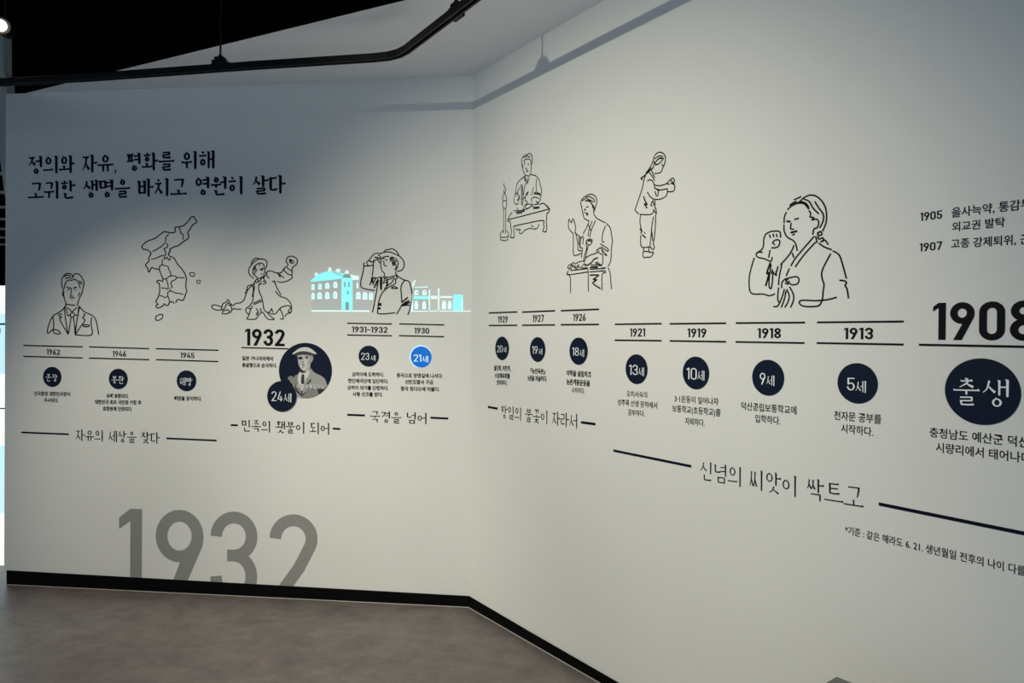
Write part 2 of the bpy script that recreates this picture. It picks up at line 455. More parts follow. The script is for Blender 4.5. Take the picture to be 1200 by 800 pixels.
def box(bm, lo, hi, mtx=None):
    r = bmesh.ops.create_cube(bm, size=1)
    for v in r['verts']:
        v.co = Vector([lo[k] + (v.co[k] + .5) * (hi[k] - lo[k]) for k in range(3)])
        if mtx: v.co = mtx @ v.co
    return r
def solid(name, bm, m, parent=None, loc=None, bevel=0):
    if bevel: bmesh.ops.bevel(bm, geom=bm.edges[:], offset=bevel, segments=2, affect='EDGES')
    me = bpy.data.meshes.new(name); bm.to_mesh(me); bm.free(); me.materials.append(m)
    o = bpy.data.objects.new(name, me); COL.objects.link(o)
    if loc: o.location = loc
    if parent: o.parent = parent
    return o

# ------------------------------------------------------------------ the setting
def FZ(x, y): return .0059 * (x + .2265) - .0206 * (y - 3.792)      # the floor falls by about one degree
def prism(name, pts, z0, z1, m, parent=None, zf=None):
    """pts footprint, counter-clockwise or not; zf(x,y) replaces the bottom height"""
    bm = bmesh.new(); n = len(pts)
    a = [bm.verts.new((p[0], p[1], zf(p[0], p[1]) + z0 if zf else z0)) for p in pts]
    b = [bm.verts.new((p[0], p[1], z1)) for p in pts]
    bm.faces.new(a[::-1]); bm.faces.new(b)
    for i in range(n): bm.faces.new((a[i], a[(i + 1) % n], b[(i + 1) % n], b[i]))
    bmesh.ops.recalc_face_normals(bm, faces=bm.faces[:])
    return solid(name, bm, m, parent)
dL, dR, nL, nR = DIR['L'], DIR['R'], NRM['L'], NRM['R']
LEN_L = 2.877; LEN_R = 5.0; TH = .12
mid = (nL + nR).normalized()
def mitre(off): return CORNER + mid * (off / mid.dot(nL))
endL = CORNER - dL * LEN_L; endR = CORNER + dR * LEN_R
tag(prism('wall_left', [endL, CORNER, mitre(-TH), endL - nL * TH], .055, 2.953, M_WALL), kind='structure')
tag(prism('wall_right', [CORNER, endR, endR - nR * TH, mitre(-TH)], .055, 3.65, M_WALL), kind='structure')
tag(prism('baseboard_left', [endL + dL * .022 + nL * .006, mitre(.006), mitre(-TH + .01), endL + dL * .022 - nL * (TH - .01)], -.002, .0615, M_BASE, zf=FZ), kind='structure')
tag(prism('baseboard_right', [mitre(.006), endR + nR * .006, endR - nR * (TH - .01), mitre(-TH + .01)], -.002, .0615, M_BASE, zf=FZ), kind='structure')
def bead(name, a, b, side_n):
    bm = bmesh.new()
    pa = [(a + side_n * d, z) for d, z in ((0, 0), (.004, 0), (.003, .002), (0, .0025))]
    pb = [(b + side_n * d, z) for d, z in ((0, 0), (.004, 0), (.003, .002), (0, .0025))]
    A = [bm.verts.new((p.x, p.y, FZ(p.x, p.y) + z)) for p, z in pa]; B = [bm.verts.new((p.x, p.y, FZ(p.x, p.y) + z)) for p, z in pb]
    for i in range(4): bm.faces.new((A[i], A[(i + 1) % 4], B[(i + 1) % 4], B[i]))
    bm.faces.new(A[::-1]); bm.faces.new(B); bmesh.ops.recalc_face_normals(bm, faces=bm.faces[:])
    tag(solid(name, bm, M_BEAD), kind='structure')
bead('trim_1', endL + dL * .022 + nL * .006, mitre(.006), nL)
bead('trim_2', mitre(.006), endR + nR * .006, nR)

# floor: mottled grey-brown sheet flooring
mf = mat('floor_sheet', (.11, .10, .093), .42, spec=.35)
nt = mf.node_tree; b = nt.nodes['Principled BSDF']
tc = nt.nodes.new('ShaderNodeTexCoord')
mp = nt.nodes.new('ShaderNodeMapping'); mp.inputs['Rotation'].default_value = (0, 0, .5); mp.inputs['Scale'].default_value = (1, 1.3, 1)
nt.links.new(tc.outputs['Object'], mp.inputs['Vector'])
def nz(scale, det, rough, dist):
    n = nt.nodes.new('ShaderNodeTexNoise'); n.inputs['Scale'].default_value = scale; n.inputs['Detail'].default_value = det
    n.inputs['Roughness'].default_value = rough; n.inputs['Distortion'].default_value = dist
    nt.links.new(mp.outputs[0], n.inputs['Vector']); return n
def ramp(n, stops):
    r = nt.nodes.new('ShaderNodeValToRGB'); e = r.color_ramp.elements
    e[0].position, e[0].color = stops[0][0], (*stops[0][1], 1); e[1].position, e[1].color = stops[-1][0], (*stops[-1][1], 1)
    for p, c in stops[1:-1]:
        k = e.new(p); k.color = (*c, 1)
    nt.links.new(n.outputs['Fac'], r.inputs[0]); return r
r1 = ramp(nz(1.1, 9, .62, .6), [(.30, (.126, .102, .104)), (.5, (.168, .143, .140)), (.70, (.186, .172, .160))])
r2 = ramp(nz(6.5, 12, .75, .35), [(.34, (.72, .70, .72)), (.5, (1, 1, 1)), (.68, (1.28, 1.27, 1.22))])
r3 = ramp(nz(60, 4, .6, 0), [(.3, (.93, .93, .93)), (.7, (1.06, 1.06, 1.06))])
def mul(a, c):
    m = nt.nodes.new('ShaderNodeMix'); m.data_type = 'RGBA'; m.blend_type = 'MULTIPLY'; m.inputs['Factor'].default_value = 1
    m.clamp_result = False
    nt.links.new(a, m.inputs[6]); nt.links.new(c, m.inputs[7]); return m.outputs[2]
nt.links.new(mul(mul(r1.outputs[0], r2.outputs[0]), r3.outputs[0]), b.inputs['Base Color'])
bp = nt.nodes.new('ShaderNodeBump'); bp.inputs['Strength'].default_value = .12; bp.inputs['Distance'].default_value = .003
nt.links.new(nz(35, 5, .6, 0).outputs['Fac'], bp.inputs['Height']); nt.links.new(bp.outputs[0], b.inputs['Normal'])
bm = bmesh.new()
q = [(-15, .2), (4.5, .2), (4.5, 12.5), (-15, 12.5)]  # near edge cut short so world light from below brightens the ceiling
A = [bm.verts.new((x, y, FZ(x, y))) for x, y in q]; B = [bm.verts.new((x, y, FZ(x, y) - .1)) for x, y in q]
bm.faces.new(A); bm.faces.new(B[::-1])
for i in range(4): bm.faces.new((A[i], B[i], B[(i + 1) % 4], A[(i + 1) % 4]))
bmesh.ops.recalc_face_normals(bm, faces=bm.faces[:])
tag(solid('floor', bm, mf), kind='structure')

# white soffit along both walls, open black void above it
e0 = Vector((-2.95, 4.1315)); e1 = Vector((-.20, 2.826)); e2 = e1 + Vector((dR.x, dR.y)) * 3.6
wR = CORNER + dR * 4.2
tag(prism('ceiling', [e0, e1, e2, (wR.x, wR.y), (CORNER.x, CORNER.y)], 2.953, 2.99, M_CEIL), kind='structure')
cl_ = bpy.data.objects['ceiling'].data; cl_.materials.append(M_BLACK)
for p_ in cl_.polygons: p_.material_index = 0 if p_.center.z < 2.954 else 1
tag(prism('trim_3', [(-15, -3), (4.5, -3), (4.5, 12.5), (-15, 12.5)], 3.7, 3.76, M_BLACK), kind='structure')
tag(prism('wall_back', [(-15, 12.3), (4.5, 12.3), (4.5, 12.4), (-15, 12.4)], -.3, 3.7, M_BLACK), kind='structure')

# faint services in the void
M_DUCT = mat('dark_service_paint', (.008, .008, .009), .8, spec=.1)
def tube(bm, a, b_, r, n=12):
    a = Vector(a); b_ = Vector(b_); d = (b_ - a); L = d.length
    m = Matrix.Translation((a + b_) / 2) @ d.to_track_quat('Z', 'Y').to_matrix().to_4x4()
    bmesh.ops.create_cone(bm, cap_ends=True, segments=n, radius1=r, radius2=r, depth=L, matrix=m)
for k, (a, b_, r) in enumerate([((-3.6, 3.0, 3.42), (1.2, 1.2, 3.42), .05), ((-3.9, 4.0, 3.38), (-.3, 2.2, 3.38), .035)]):
    bm = bmesh.new(); tube(bm, a, b_, r)
    for t in (.2, .5, .8):
        p = Vector(a).lerp(Vector(b_), t); tube(bm, p, (p.x, p.y, 3.7), .006, 6)
    tag(solid('service_pipe', bm, M_DUCT), ['dark pipe hung high in the black void, nearer the camera', 'thin dark pipe in the black void beside the white ceiling edge'][k], 'pipe')

# ------------------------------------------------------------------ lighting track
TZ = 2.80
path = [Vector((-4.2, 3.775)), Vector((-2.144, 3.462)), Vector((-1.236, 3.290)), Vector((-.66, 3.192)), Vector((-.585, 3.172)),
        Vector((-.53, 3.14)), Vector((-.488, 3.095)), Vector((-.160, 2.626)), Vector((-.160, 2.626)) + Vector((.573, -.819)) * 3.2]
tr = bpy.data.objects.new('lighting_track', None); COL.objects.link(tr); tr.location = (-.53, 3.14, TZ)
tag(tr, 'black suspended lighting track bending to follow both walls under the ceiling', 'track')
def loft(path, sec, z, org):
    bm = bmesh.new(); rings = []
    for i, p in enumerate(path):
        t1 = (p - path[i - 1]).normalized() if i else (path[1] - p).normalized()
        t2 = (path[i + 1] - p).normalized() if i < len(path) - 1 else t1
        t = (t1 + t2).normalized(); n = Vector((-t.y, t.x)); k = 1 / max(.5, n.dot(Vector((-t1.y, t1.x))))
        rings.append([bm.verts.new((p.x + n.x * s * k - org[0], p.y + n.y * s * k - org[1], z + h - org[2])) for s, h in sec])
    m = len(sec)
    for a, b_ in zip(rings, rings[1:]):
        for i in range(m): bm.faces.new((a[i], a[(i + 1) % m], b_[(i + 1) % m], b_[i]))
    bm.faces.new(rings[0][::-1]); bm.faces.new(rings[-1]); bmesh.ops.recalc_face_normals(bm, faces=bm.faces[:])
    return bm
sec = [(-.016, 0), (-.007, 0), (-.007, .011), (.007, .011), (.007, 0), (.016, 0), (.016, .030), (.012, .033), (-.012, .033), (-.016, .030)]
solid('rail', loft(path, sec, TZ - .016, tr.location), M_TRACK, tr)
for hx, hy, tx in ((-1.428, 3.326, -.165), (-.236, 2.768, -1.396)):
    hx, hy = (hx, 3.325) if tx > -1 else (hx, hy)
    L = tr.location; ang = math.atan(tx) if tx > -1 else math.atan2(-.813, .582)
    M = Matrix.Translation((hx - L.x, hy - L.y, 0)) @ Matrix.Rotation(ang, 4, 'Z')
    bm = bmesh.new()
    box(bm, (-.036, -.020, -.010), (.036, .020, .034), M)
    box(bm, (-.024, -.016, .034), (.024, .016, .050), M)
    tube(bm, M @ Vector((0, 0, .05)), M @ Vector((0, 0, .062)), .010, 10)
    cl = solid('hanger_clamp', bm, M_TRACK, tr, bevel=.002)
    bm = bmesh.new(); tube(bm, M @ Vector((0, 0, .055)), M @ Vector((0, 0, 3.7 - TZ)), .0045, 10)
    solid('rod', bm, M_TRACK, cl)

# ------------------------------------------------------------------ what shows past the free end of the left wall
M_POST = mat('grey_post_paint', (.5, .5, .46), .6, noise=(3, (.55, .55, .5), 2))
def px_prism(name, pix, Y, depth, m, parent=None):
    bm = bmesh.new(); pts = [at_depth(x, y, Y) for x, y in pix]
    a = [bm.verts.new(p) for p in pts]; b_ = [bm.verts.new(p + Vector((0, depth, 0))) for p in pts]; n = len(pts)
    bm.faces.new(a); bm.faces.new(b_[::-1])
    for i in range(n): bm.faces.new((a[i], a[(i + 1) % n], b_[(i + 1) % n], b_[i]))
    bmesh.ops.recalc_face_normals(bm, faces=bm.faces[:])
    return solid(name, bm, m, parent)
tag(px_prism('grey_post', [(-22, 40), (3.8, 40), (4, 84), (6.5, 88), (14, 180), (14, 262), (5, 226), (-2, 170), (-22, 60)], 4.7, .08, M_POST),
    'grey sloping post seen past the left end of the left wall', 'post')
M_LAMP = mat('lamp_glow', (1, .95, .85), .5, emit=(1, .90, .72), es=14)
lp = bpy.data.objects.new('spotlight', None); COL.objects.link(lp); lp.location = at_depth(1, 30, 3.6)
tag(lp, 'glaring warm spotlight high at the left edge of the picture', 'lamp')
bm = bmesh.new(); tube(bm, (0, .0, 0), (-.05, .12, .03), .045, 20); tube(bm, (-.05, .12, .03), (-.07, .16, .04), .034, 20)
solid('lamp_head', bm, M_TRACK, lp, bevel=.002)
bm = bmesh.new(); bmesh.ops.create_uvsphere(bm, u_segments=20, v_segments=12, radius=.030, matrix=Matrix.Translation((.004, -.012, -.003)))
solid('lens', bm, M_LAMP, lp, label) if False else solid('lens', bm, M_LAMP, lp)
bm = bmesh.new(); tube(bm, (-.05, .10, .03), (-.05, .10, 3.7 - lp.location.z), .008, 8)
solid('stem', bm, M_TRACK, lp)
# far dark ceiling with thin pale battens
M_SLAT = mat('pale_batten', (.62, .58, .52), .6, emit=None)
ORD = ['highest', 'second highest', 'third highest', 'fourth highest', 'fourth lowest', 'third lowest', 'second lowest', 'lowest']
for k in range(8):
    Y = 5.25 + .8 * k
    h = {0: 1.40, 1: 1.40}.get(k, 1.40)
    bm = bmesh.new(); box(bm, (-8.8, Y - .012, 2.90), (-3.2 - .0 * k, Y + .012, 2.93))
    tag(solid('ceiling_batten', bm, M_SLAT), f'{ORD[k]} of the thin pale battens above the glowing panel', 'batten', 'thin pale battens past the left wall end')
# tall lit display panel
dp = bpy.data.objects.new('display_panel', None); COL.objects.link(dp)
o_ = at_depth(-30, 690, 4.5); dp.location = o_
tag(dp, 'tall glowing white and pale blue display panel past the left wall end', 'display')
M_GLOW = mat('lit_panel_white', (.8, .9, .95), .5, emit=(.88, 1.0, 1.0), es=1.05)
M_GLOWB = mat('lit_panel_blue', (.6, .8, .95), .5, emit=(.52, .80, .95), es=1.0)
M_GLOWD = mat('panel_mark', (.03, .04, .05), .5)
bm = bmesh.new(); box(bm, (-.5, .02, 0), (.34, .10, 2.0)); solid('housing', bm, mat('panel_housing', (.5, .52, .54), .5), dp, bevel=.004)
bm = bmesh.new(); box(bm, (-.48, .012, .02), (.33, .022, 1.9)); solid('lit_face', bm, M_GLOW, dp)
for z0_, z1_ in ((1.42, 1.82), (.5, .95)):
    bm = bmesh.new(); box(bm, (-.48, .008, z0_), (.33, .013, z1_)); tag(solid('blue_band', bm, M_GLOWB, dp), 'pale blue band')
for z, hgt, x1 in ((1.86, .006, .33), (1.745, .012, .33), (1.69, .035, .16), (1.73, .02, .14), (1.19, .008, .33), (1.21, .03, .14)):
    bm = bmesh.new(); box(bm, (-.3, .003, z), (x1, .009, z + hgt)); solid('printed_mark', bm, M_GLOWD, dp)
bm = bmesh.new()
random.seed(3)
for k, (cx, cz, rx, rz) in enumerate([(-.02, 1.93, .12, .09), (.10, 1.96, .10, .06), (.16, 1.90, .09, .04), (-.15, 1.95, .12, .08), (.2, 1.985, .06, .02), (-.3, 1.94, .12, .07)]):
    r = bmesh.ops.create_uvsphere(bm, u_segments=14, v_segments=8, radius=1, matrix=Matrix.Translation((cx, .0, cz)) @ Matrix.Diagonal((rx, .012, rz, 1)))
solid('leafy_crest', bm, M_GLOW, dp)

# ------------------------------------------------------------------ grey plinth whose corner pokes into the bottom of the picture
PZ = .60
c0 = on_height(980, 792, PZ); c1 = on_height(957, 800.5, PZ); c2 = on_height(1001, 800.5, PZ)
v2 = (c2 - c0).normalized(); v1 = Vector((v2.y, -v2.x, 0)); v1 = v1 if v1.dot(c1 - c0) > 0 else -v1
pl = bpy.data.objects.new('plinth', None); COL.objects.link(pl); pl.location = (c0.x, c0.y, FZ(c0.x, c0.y))
pl.matrix_world = Matrix(((v1.x, v2.x, 0, c0.x), (v1.y, v2.y, 0, c0.y), (0, 0, 1, FZ(c0.x, c0.y)), (0, 0, 0, 1)))
tag(pl, 'dark grey square plinth standing before the right wall, only its corner in view', 'plinth')
M_PLN = mat('plinth_laminate', (.145, .15, .148), .5, noise=(60, (.155, .16, .158), 2))
hp = PZ - pl.location.z
bm = bmesh.new(); box(bm, (.012, .012, .05), (.36, .36, hp - .03)); solid('body', bm, M_PLN, pl, bevel=.003)
bm = bmesh.new(); box(bm, (0, 0, hp - .03), (.372, .372, hp)); solid('top', bm, M_PLN, pl, bevel=.002)
bm = bmesh.new(); box(bm, (.03, .03, .004), (.342, .342, .05)); solid('kick', bm, M_BASE, pl)

# ------------------------------------------------------------------ headings
def text_thing(name, side, at, label, cat, rows, fn, m, part='text_line', group=None):
    t = Thing(name, side, at, label, cat, group)
    for r in rows: fn(lambda g: t.add('letter', g, m), side, *r)
    return t
text_thing('wall_title', 'L', (180, 218), 'large dark two-line Korean title high on the left wall', 'lettering',
           [("정의와 자유, 평화를 위해", 33.5, 204.2, 251.6, 197.6, 21.0), ("고귀한 생명을 바치고 영원히 살다", 33.0, 233.6, 335, 226.6, 21.0)],
           lambda cb, s, *r: serif(None, s, *r, tv=.175, th=.095, cb=cb), M_HEAD)

def section(side, at, label, txt, row, rules, t=2.2, **kw):
    T = Thing('section_heading', side, at, label, 'heading', 'section headings under the timeline')
    serif(None, side, txt, *row, cb=lambda g: T.add('letter', g, M_HEAD), **kw)
    for r in rules:
        f = Flat(); seg(f, side, *r[:4], r[4] if len(r) > 4 else t); T.add('rule_line', f, M_HEAD)
section('L', (138, 512), 'thin serif heading between two rules, lower left of the left wall', "자유의 세상을 찾다", (88.9, 516, 187.4, 519.8, 13.4),
        [(25.2, 506.4, 80.6, 508.6), (195, 513.4, 254, 516)], 2.0, tv=.125, th=.07)
section('L', (334, 500), 'serif heading under the round portrait, between two short dashes', "민족의 횃불이 되어", (283, 505.2, 385.8, 509, 13.6),
        [(270.5, 497.9, 278.8, 498.1), (390, 502, 398.8, 502.4)], 2.2, tv=.125, th=.07)
section('L', (466, 489), 'short serif heading nearest the corner on the left wall', "국경을 넘어", (433.5, 494.6, 499.8, 496.8, 13.4),
        [(407, 485.8, 427.7, 486.6), (504.4, 489.2, 525.3, 490.2)], 2.4, tv=.125, th=.07)
section('R', (632, 489), 'serif heading just right of the corner, between short dashes', "항일의 불꽃이 자라서", (587.3, 489.5, 676.4, 502, 15.0),
        [(572, 476.6, 583.3, 478.6, 2.6), (681, 494.6, 698, 496.8, 3)], tv=.11, th=.065)
section('R', (915, 575), 'largest serif heading low on the right wall, with long thick rules', "신념의 씨앗이 싹트고", (821, 561.5, 1012.3, 596.8, 22),
        [(719, 527.7, 810.3, 546.2, 3), (1030, 590.2, 1228, 630.4, 4.4)], tv=.092, th=.055)

# ------------------------------------------------------------------ timeline entries
def entry(side, year, at, rules, yr, disc, dtexts, caps, label, ink=M_INK, rt=1.5, group='timeline entries', weight=.162, disc_m=M_NAVY, halo=False, csize=.016):
    T = Thing('timeline_entry', side, at, label, 'timeline entry', group)
    numerals(None, side, year, *yr, weight=weight, cb=lambda g: T.add('digit', g, M_INK))
    for r in rules:
        f = Flat(); seg(f, side, *r, rt); T.add('rule_line', f, M_INK)
    if disc:
        xl, xr, yc = disc
        a, b_ = W(side, xl, yc), W(side, xr, yc); r = abs(b_[0] - a[0]) / 2; c = ((a[0] + b_[0]) / 2, (a[1] + b_[1]) / 2)
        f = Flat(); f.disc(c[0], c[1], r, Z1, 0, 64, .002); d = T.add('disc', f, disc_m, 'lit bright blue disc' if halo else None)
        if halo:
            f = Flat()
            n = 40
            for i in range(n):
                t0 = math.radians(20 + 250 * i / n); t1 = math.radians(20 + 250 * (i + 1) / n)
                k0 = math.sin(math.pi * i / n) ** .5 if i else 0; k1 = math.sin(math.pi * min(1, (i + 1) / n)) ** .5 if i < n - 1 else 0
                f.poly([(c[0] + r * math.cos(t0), c[1] + r * math.sin(t0)), (c[0] + r * math.cos(t1), c[1] + r * math.sin(t1)),
                        (c[0] + r * (1 + .14 * k1) * math.cos(t1), c[1] + r * (1 + .14 * k1) * math.sin(t1)), (c[0] + r * (1 + .14 * k0) * math.cos(t0), c[1] + r * (1 + .14 * k0) * math.sin(t0))], Z0)
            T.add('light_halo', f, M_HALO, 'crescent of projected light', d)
        for k in dtexts:
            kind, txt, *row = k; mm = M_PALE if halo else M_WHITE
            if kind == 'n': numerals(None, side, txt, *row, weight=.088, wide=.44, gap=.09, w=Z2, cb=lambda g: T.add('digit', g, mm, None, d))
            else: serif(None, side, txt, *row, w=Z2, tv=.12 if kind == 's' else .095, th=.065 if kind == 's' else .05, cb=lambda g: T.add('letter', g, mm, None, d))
    for c in caps:
        f = Flat(); sans(f, side, *c, bold=csize); T.add('caption_line', f, M_INK)
    return T
entry('L', '1962', (61.5, 420), [(27.5, 404.6, 96.9, 406.3), (27.4, 417.4, 96.9, 419.3)], (54.8, 415.3, 70.4, 416.1, 6.6), (50.8, 72.1, 441.4),
      [('s', '훈장', 54, 446.4, 68.3, 447, 8.6)], [("건국훈장 대한민국장이", 40, 463.4, 82.2, 464.2, 5), ("추서되다.", 51.9, 471, 68.6, 471.4, 5)],
      'year 1962 between rules above a small navy disc, leftmost timeline column')
entry('L', '1946', (139.6, 425), [(104.4, 406.3, 175, 408.4), (104.3, 419.4, 175, 421.3)], (132.1, 417.5, 147.9, 417.8, 6.6), (127.9, 149.8, 443.8),
      [('s', '봉환', 131, 449, 146, 449.6, 9)], [("유해 봉환되다.", 125, 466, 151, 466.5, 5), ("대한민국 최초 국민장 거행 후", 111.3, 473.2, 165.6, 474.1, 5), ("효창원에 안장되다.", 120.6, 481, 155, 481.7, 5)],
      'year 1946 between rules above a small navy disc with three caption lines')
entry('L', '1945', (219, 425), [(183, 408.4, 256, 410.3), (183, 421.3, 256, 423.5)], (211.5, 419.2, 228, 419.7, 6.4), (207.4, 230.1, 446),
      [('s', '해방', 211, 451.4, 226, 452, 9.6)], [("해방을 맞이하다.", 204, 469, 236.4, 469.6, 5.2)],
      'year 1945 between rules above a small navy disc with one caption line')
T = entry('L', '1932', (310, 420), [(283, 407.1, 338, 408.6)], (287.1, 404.6, 333.6, 405.6, 19.6), None, [],
      [("일본 가나자와에서", 283.8, 422, 320, 422.6, 5), ("총살형으로 순국하다.", 283.8, 430, 324.6, 430.8, 5)],
      'bold year 1932 with a short caption, left of the round portrait', weight=.165)
entry('L', '1931~1932', (433, 415), [(407, 378.6, 459.5, 379.5), (407, 392.4, 459.3, 393.3)], (412.5, 389.2, 454.1, 390, 6.9), (420.4, 444.1, 417.1),
      [('n', '23', 423.5, 421.4, 432.9, 421.6, 8.2), ('s', '세', 434.6, 422.4, 440.2, 422.6, 6.6)],
      [("상하이에 도착하다.", 412.5, 440.7, 450, 441.4, 5), ("한인애국단에 입단하다.", 407.9, 448.4, 455.2, 449.2, 5), ("상하이 의거를 단행하다.", 407, 456.4, 455.5, 457.3, 5), ("사형 선고를 받다.", 413.2, 464.1, 448.5, 464.6, 5)],
      'years 1931 to 1932 above a navy disc with four caption lines')
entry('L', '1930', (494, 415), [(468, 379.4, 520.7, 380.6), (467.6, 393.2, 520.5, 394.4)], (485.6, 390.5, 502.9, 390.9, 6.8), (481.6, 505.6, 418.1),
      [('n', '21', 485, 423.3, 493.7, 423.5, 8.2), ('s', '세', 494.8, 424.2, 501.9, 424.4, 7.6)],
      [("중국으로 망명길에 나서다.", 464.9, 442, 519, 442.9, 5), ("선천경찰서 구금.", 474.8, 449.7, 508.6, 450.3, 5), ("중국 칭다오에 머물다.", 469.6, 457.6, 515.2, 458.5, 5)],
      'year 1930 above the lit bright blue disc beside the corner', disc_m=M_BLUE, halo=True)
entry('R', '1929', (589.5, 405), [(573, 366.6, 606.2, 365.4), (573, 381.3, 606.3, 381)], (583.7, 377.9, 595.1, 377.7, 7.4), (580.9, 596.6, 408),
      [('n', '20', 583, 412.5, 589.5, 412.6, 7.8), ('s', '세', 590.4, 412.8, 594, 412.8, 6.4)],
      [("월진회, 위친계,", 579, 434, 598.5, 434.6, 6), ("수암체육회를", 580, 442.8, 597.6, 443.6, 6), ("조직하다.", 582.3, 451, 594.4, 451.5, 6)],
      'year 1929 above a narrow navy disc, first column right of the corner', rt=1.7)
entry('R', '1927', (631, 405), [(612, 365.6, 650.7, 364), (612, 381, 650.5, 380.6)], (624.3, 377.2, 637.6, 376.9, 8.1), (621.5, 639.3, 409.4),
      [('n', '19', 624.3, 414.2, 630.8, 414.4, 8.8), ('s', '세', 631.8, 415.3, 636.2, 415.4, 7.2)],
      [("『농민독본』", 621.9, 437.4, 638.9, 438.4, 6.2), ("3권을 저술하다.", 618.4, 445.8, 641.2, 447, 6.2)],
      'year 1927 above a navy disc with a two-line caption in corner brackets', rt=1.8)
entry('R', '1926', (679.5, 405), [(657.4, 364, 702.3, 362.3), (657.3, 380.4, 702, 380)], (671.8, 376.1, 686.6, 375.8, 8.3), (667.9, 689, 411.3),
      [('n', '18', 671.3, 416.4, 679, 416.8, 9.6), ('s', '세', 679.8, 418, 685.2, 418.2, 9)],
      [("야학을 설립하고", 664, 440, 692.9, 442.2, 6.6), ("농촌계몽운동을", 664, 450.4, 691.4, 452.6, 6.8), ("시작하다.", 670, 460.2, 685.4, 461.5, 6.6)],
      'year 1926 above a navy disc, third column right of the corner', rt=1.9)
entry('R', '1921', (748, 420), [(720.7, 379.9, 775.5, 379.1), (720.4, 398.5, 775.5, 399.1)], (738.3, 394.3, 756.1, 394.2, 9.5), (733.7, 759.1, 432.4),
      [('n', '13', 738, 438.8, 748, 439.4, 11.8), ('s', '세', 748.6, 440.2, 755.4, 440.5, 10.2)],
      [("오치서숙의", 734.4, 464.6, 758.5, 466.2, 7.2), ("성주록 선생 문하에서", 723.8, 474.4, 770.2, 478.8, 7.2), ("공부하다.", 736, 486.4, 755.6, 488.2, 7.2)],
      'year 1921 above a navy disc, directly over the long thick rule end', rt=1.9, csize=.008)
entry('R', '1919', (818, 420), [(785, 379.3, 851, 378.6), (785, 399.3, 851, 400.3)], (805.7, 395, 827.9, 395.2, 10.3), (800.6, 831.3, 436.8),
      [('n', '10', 805.3, 444, 817.2, 444.8, 13.4), ('s', '세', 818, 445.6, 826.2, 446, 12)],
      [("3·1운동이 일어나자", 790.7, 470.6, 842.1, 474.8, 8), ("보통학교(초등학교)를", 788, 482.2, 844.6, 487.8, 8.2), ("자퇴하다.", 803, 497, 825.8, 499.6, 8.2)],
      'year 1919 above a navy disc with a caption in parentheses', rt=2.0, csize=.006)
entry('R', '1918', (902, 420), [(862.4, 378.4, 943.6, 377.8), (862.2, 400.5, 943, 401.8)], (887.7, 396, 915.2, 396.2, 11.6), (882, 919.2, 442.3),
      [('n', '9', 891, 450.2, 897.6, 450.4, 13.6), ('s', '세', 898.6, 451.4, 908.2, 452, 12.2)],
      [("덕산공립보통학교에", 868.8, 479.8, 933.5, 485.6, 9.2), ("입학하다.", 884.9, 494.4, 914.6, 497.6, 9.2)],
      'year 1918 above a navy disc, below the drawing of the raised fist', rt=2.1, csize=.002)
entry('R', '1913', (1006, 420), [(957.6, 377.6, 1059.3, 376.6), (957.2, 401.8, 1059, 403.6)], (989.1, 397.2, 1023.2, 397.5, 13.2), (982, 1028.9, 448.9),
      [('n', '5', 993.2, 457, 1002.3, 457.4, 14.6), ('s', '세', 1003.3, 459.4, 1015.5, 460.2, 14)],
      [("천자문 공부를", 977.5, 491.2, 1032.8, 496.6, 10.4), ("시작하다.", 985.7, 506.6, 1023.4, 511.2, 10.4)],
      'year 1913 above a navy disc, between the 1918 and 1908 columns', rt=2.3, csize=.0)
entry('R', '1908', (1150, 430), [(1077, 403.8, 1232, 406.8)], (1093.3, 398, 1216, 399.4, 43), (1107.8, 1196.7, 458.6),
      [('t', '출생', 1117.6, 473.3, 1182.6, 477.2, 31)],
      [("충청남도 예산군 덕산면", 1089.4, 511.6, 1219, 526.2, 11.4), ("시량리에서 태어나다.", 1096.8, 529.2, 1212, 543.6, 11.4)],
      'huge bold year 1908 above the largest navy disc at the right edge', rt=2.8, weight=.165, csize=.0)

# notes of the right wall
t = Thing('history_note', 'R', (1150, 248), 'dark two-line note beside the year 1905, top right', 'note', 'history notes at the top right')
numerals(None, 'R', '1905', 1078.6, 259, 1104.3, 256, 9.6, weight=.15, cb=lambda g: t.add('digit', g, M_HEAD))
for c in (("을사늑약, 통감부 설치", 1115.3, 254.8, 1240, 240.8, 11.4), ("외교권 발탁", 1115.8, 271.2, 1177.8, 265.4, 10.8)):
    f = Flat(); sans(f, 'R', *c, bold=.014); t.add('text_line', f, M_HEAD)
t = Thing('history_note', 'R', (1150, 290), 'dark one-line note beside the year 1907, top right', 'note', 'history notes at the top right')
numerals(None, 'R', '1907', 1077.8, 294.8, 1104.2, 292.4, 9.6, weight=.15, cb=lambda g: t.add('digit', g, M_HEAD))
f = Flat(); sans(f, 'R', "고종 강제퇴위, 군대 해산", 1114.6, 291, 1252, 283, 11.0, bold=.014); t.add('text_line', f, M_HEAD)
t = Thing('footnote', 'R', (1000, 625), 'small slanting footnote starting with an asterisk, lowest on the right wall', 'note')
f = Flat(); sans(f, 'R', "*기준 : 같은 해라도 6. 21. 생년월일 전후의 나이 다를 수 있음", 990.4, 624.8, 1243, 684.6, 9.4, bold=.004); t.add('text_line', f, M_HEAD)

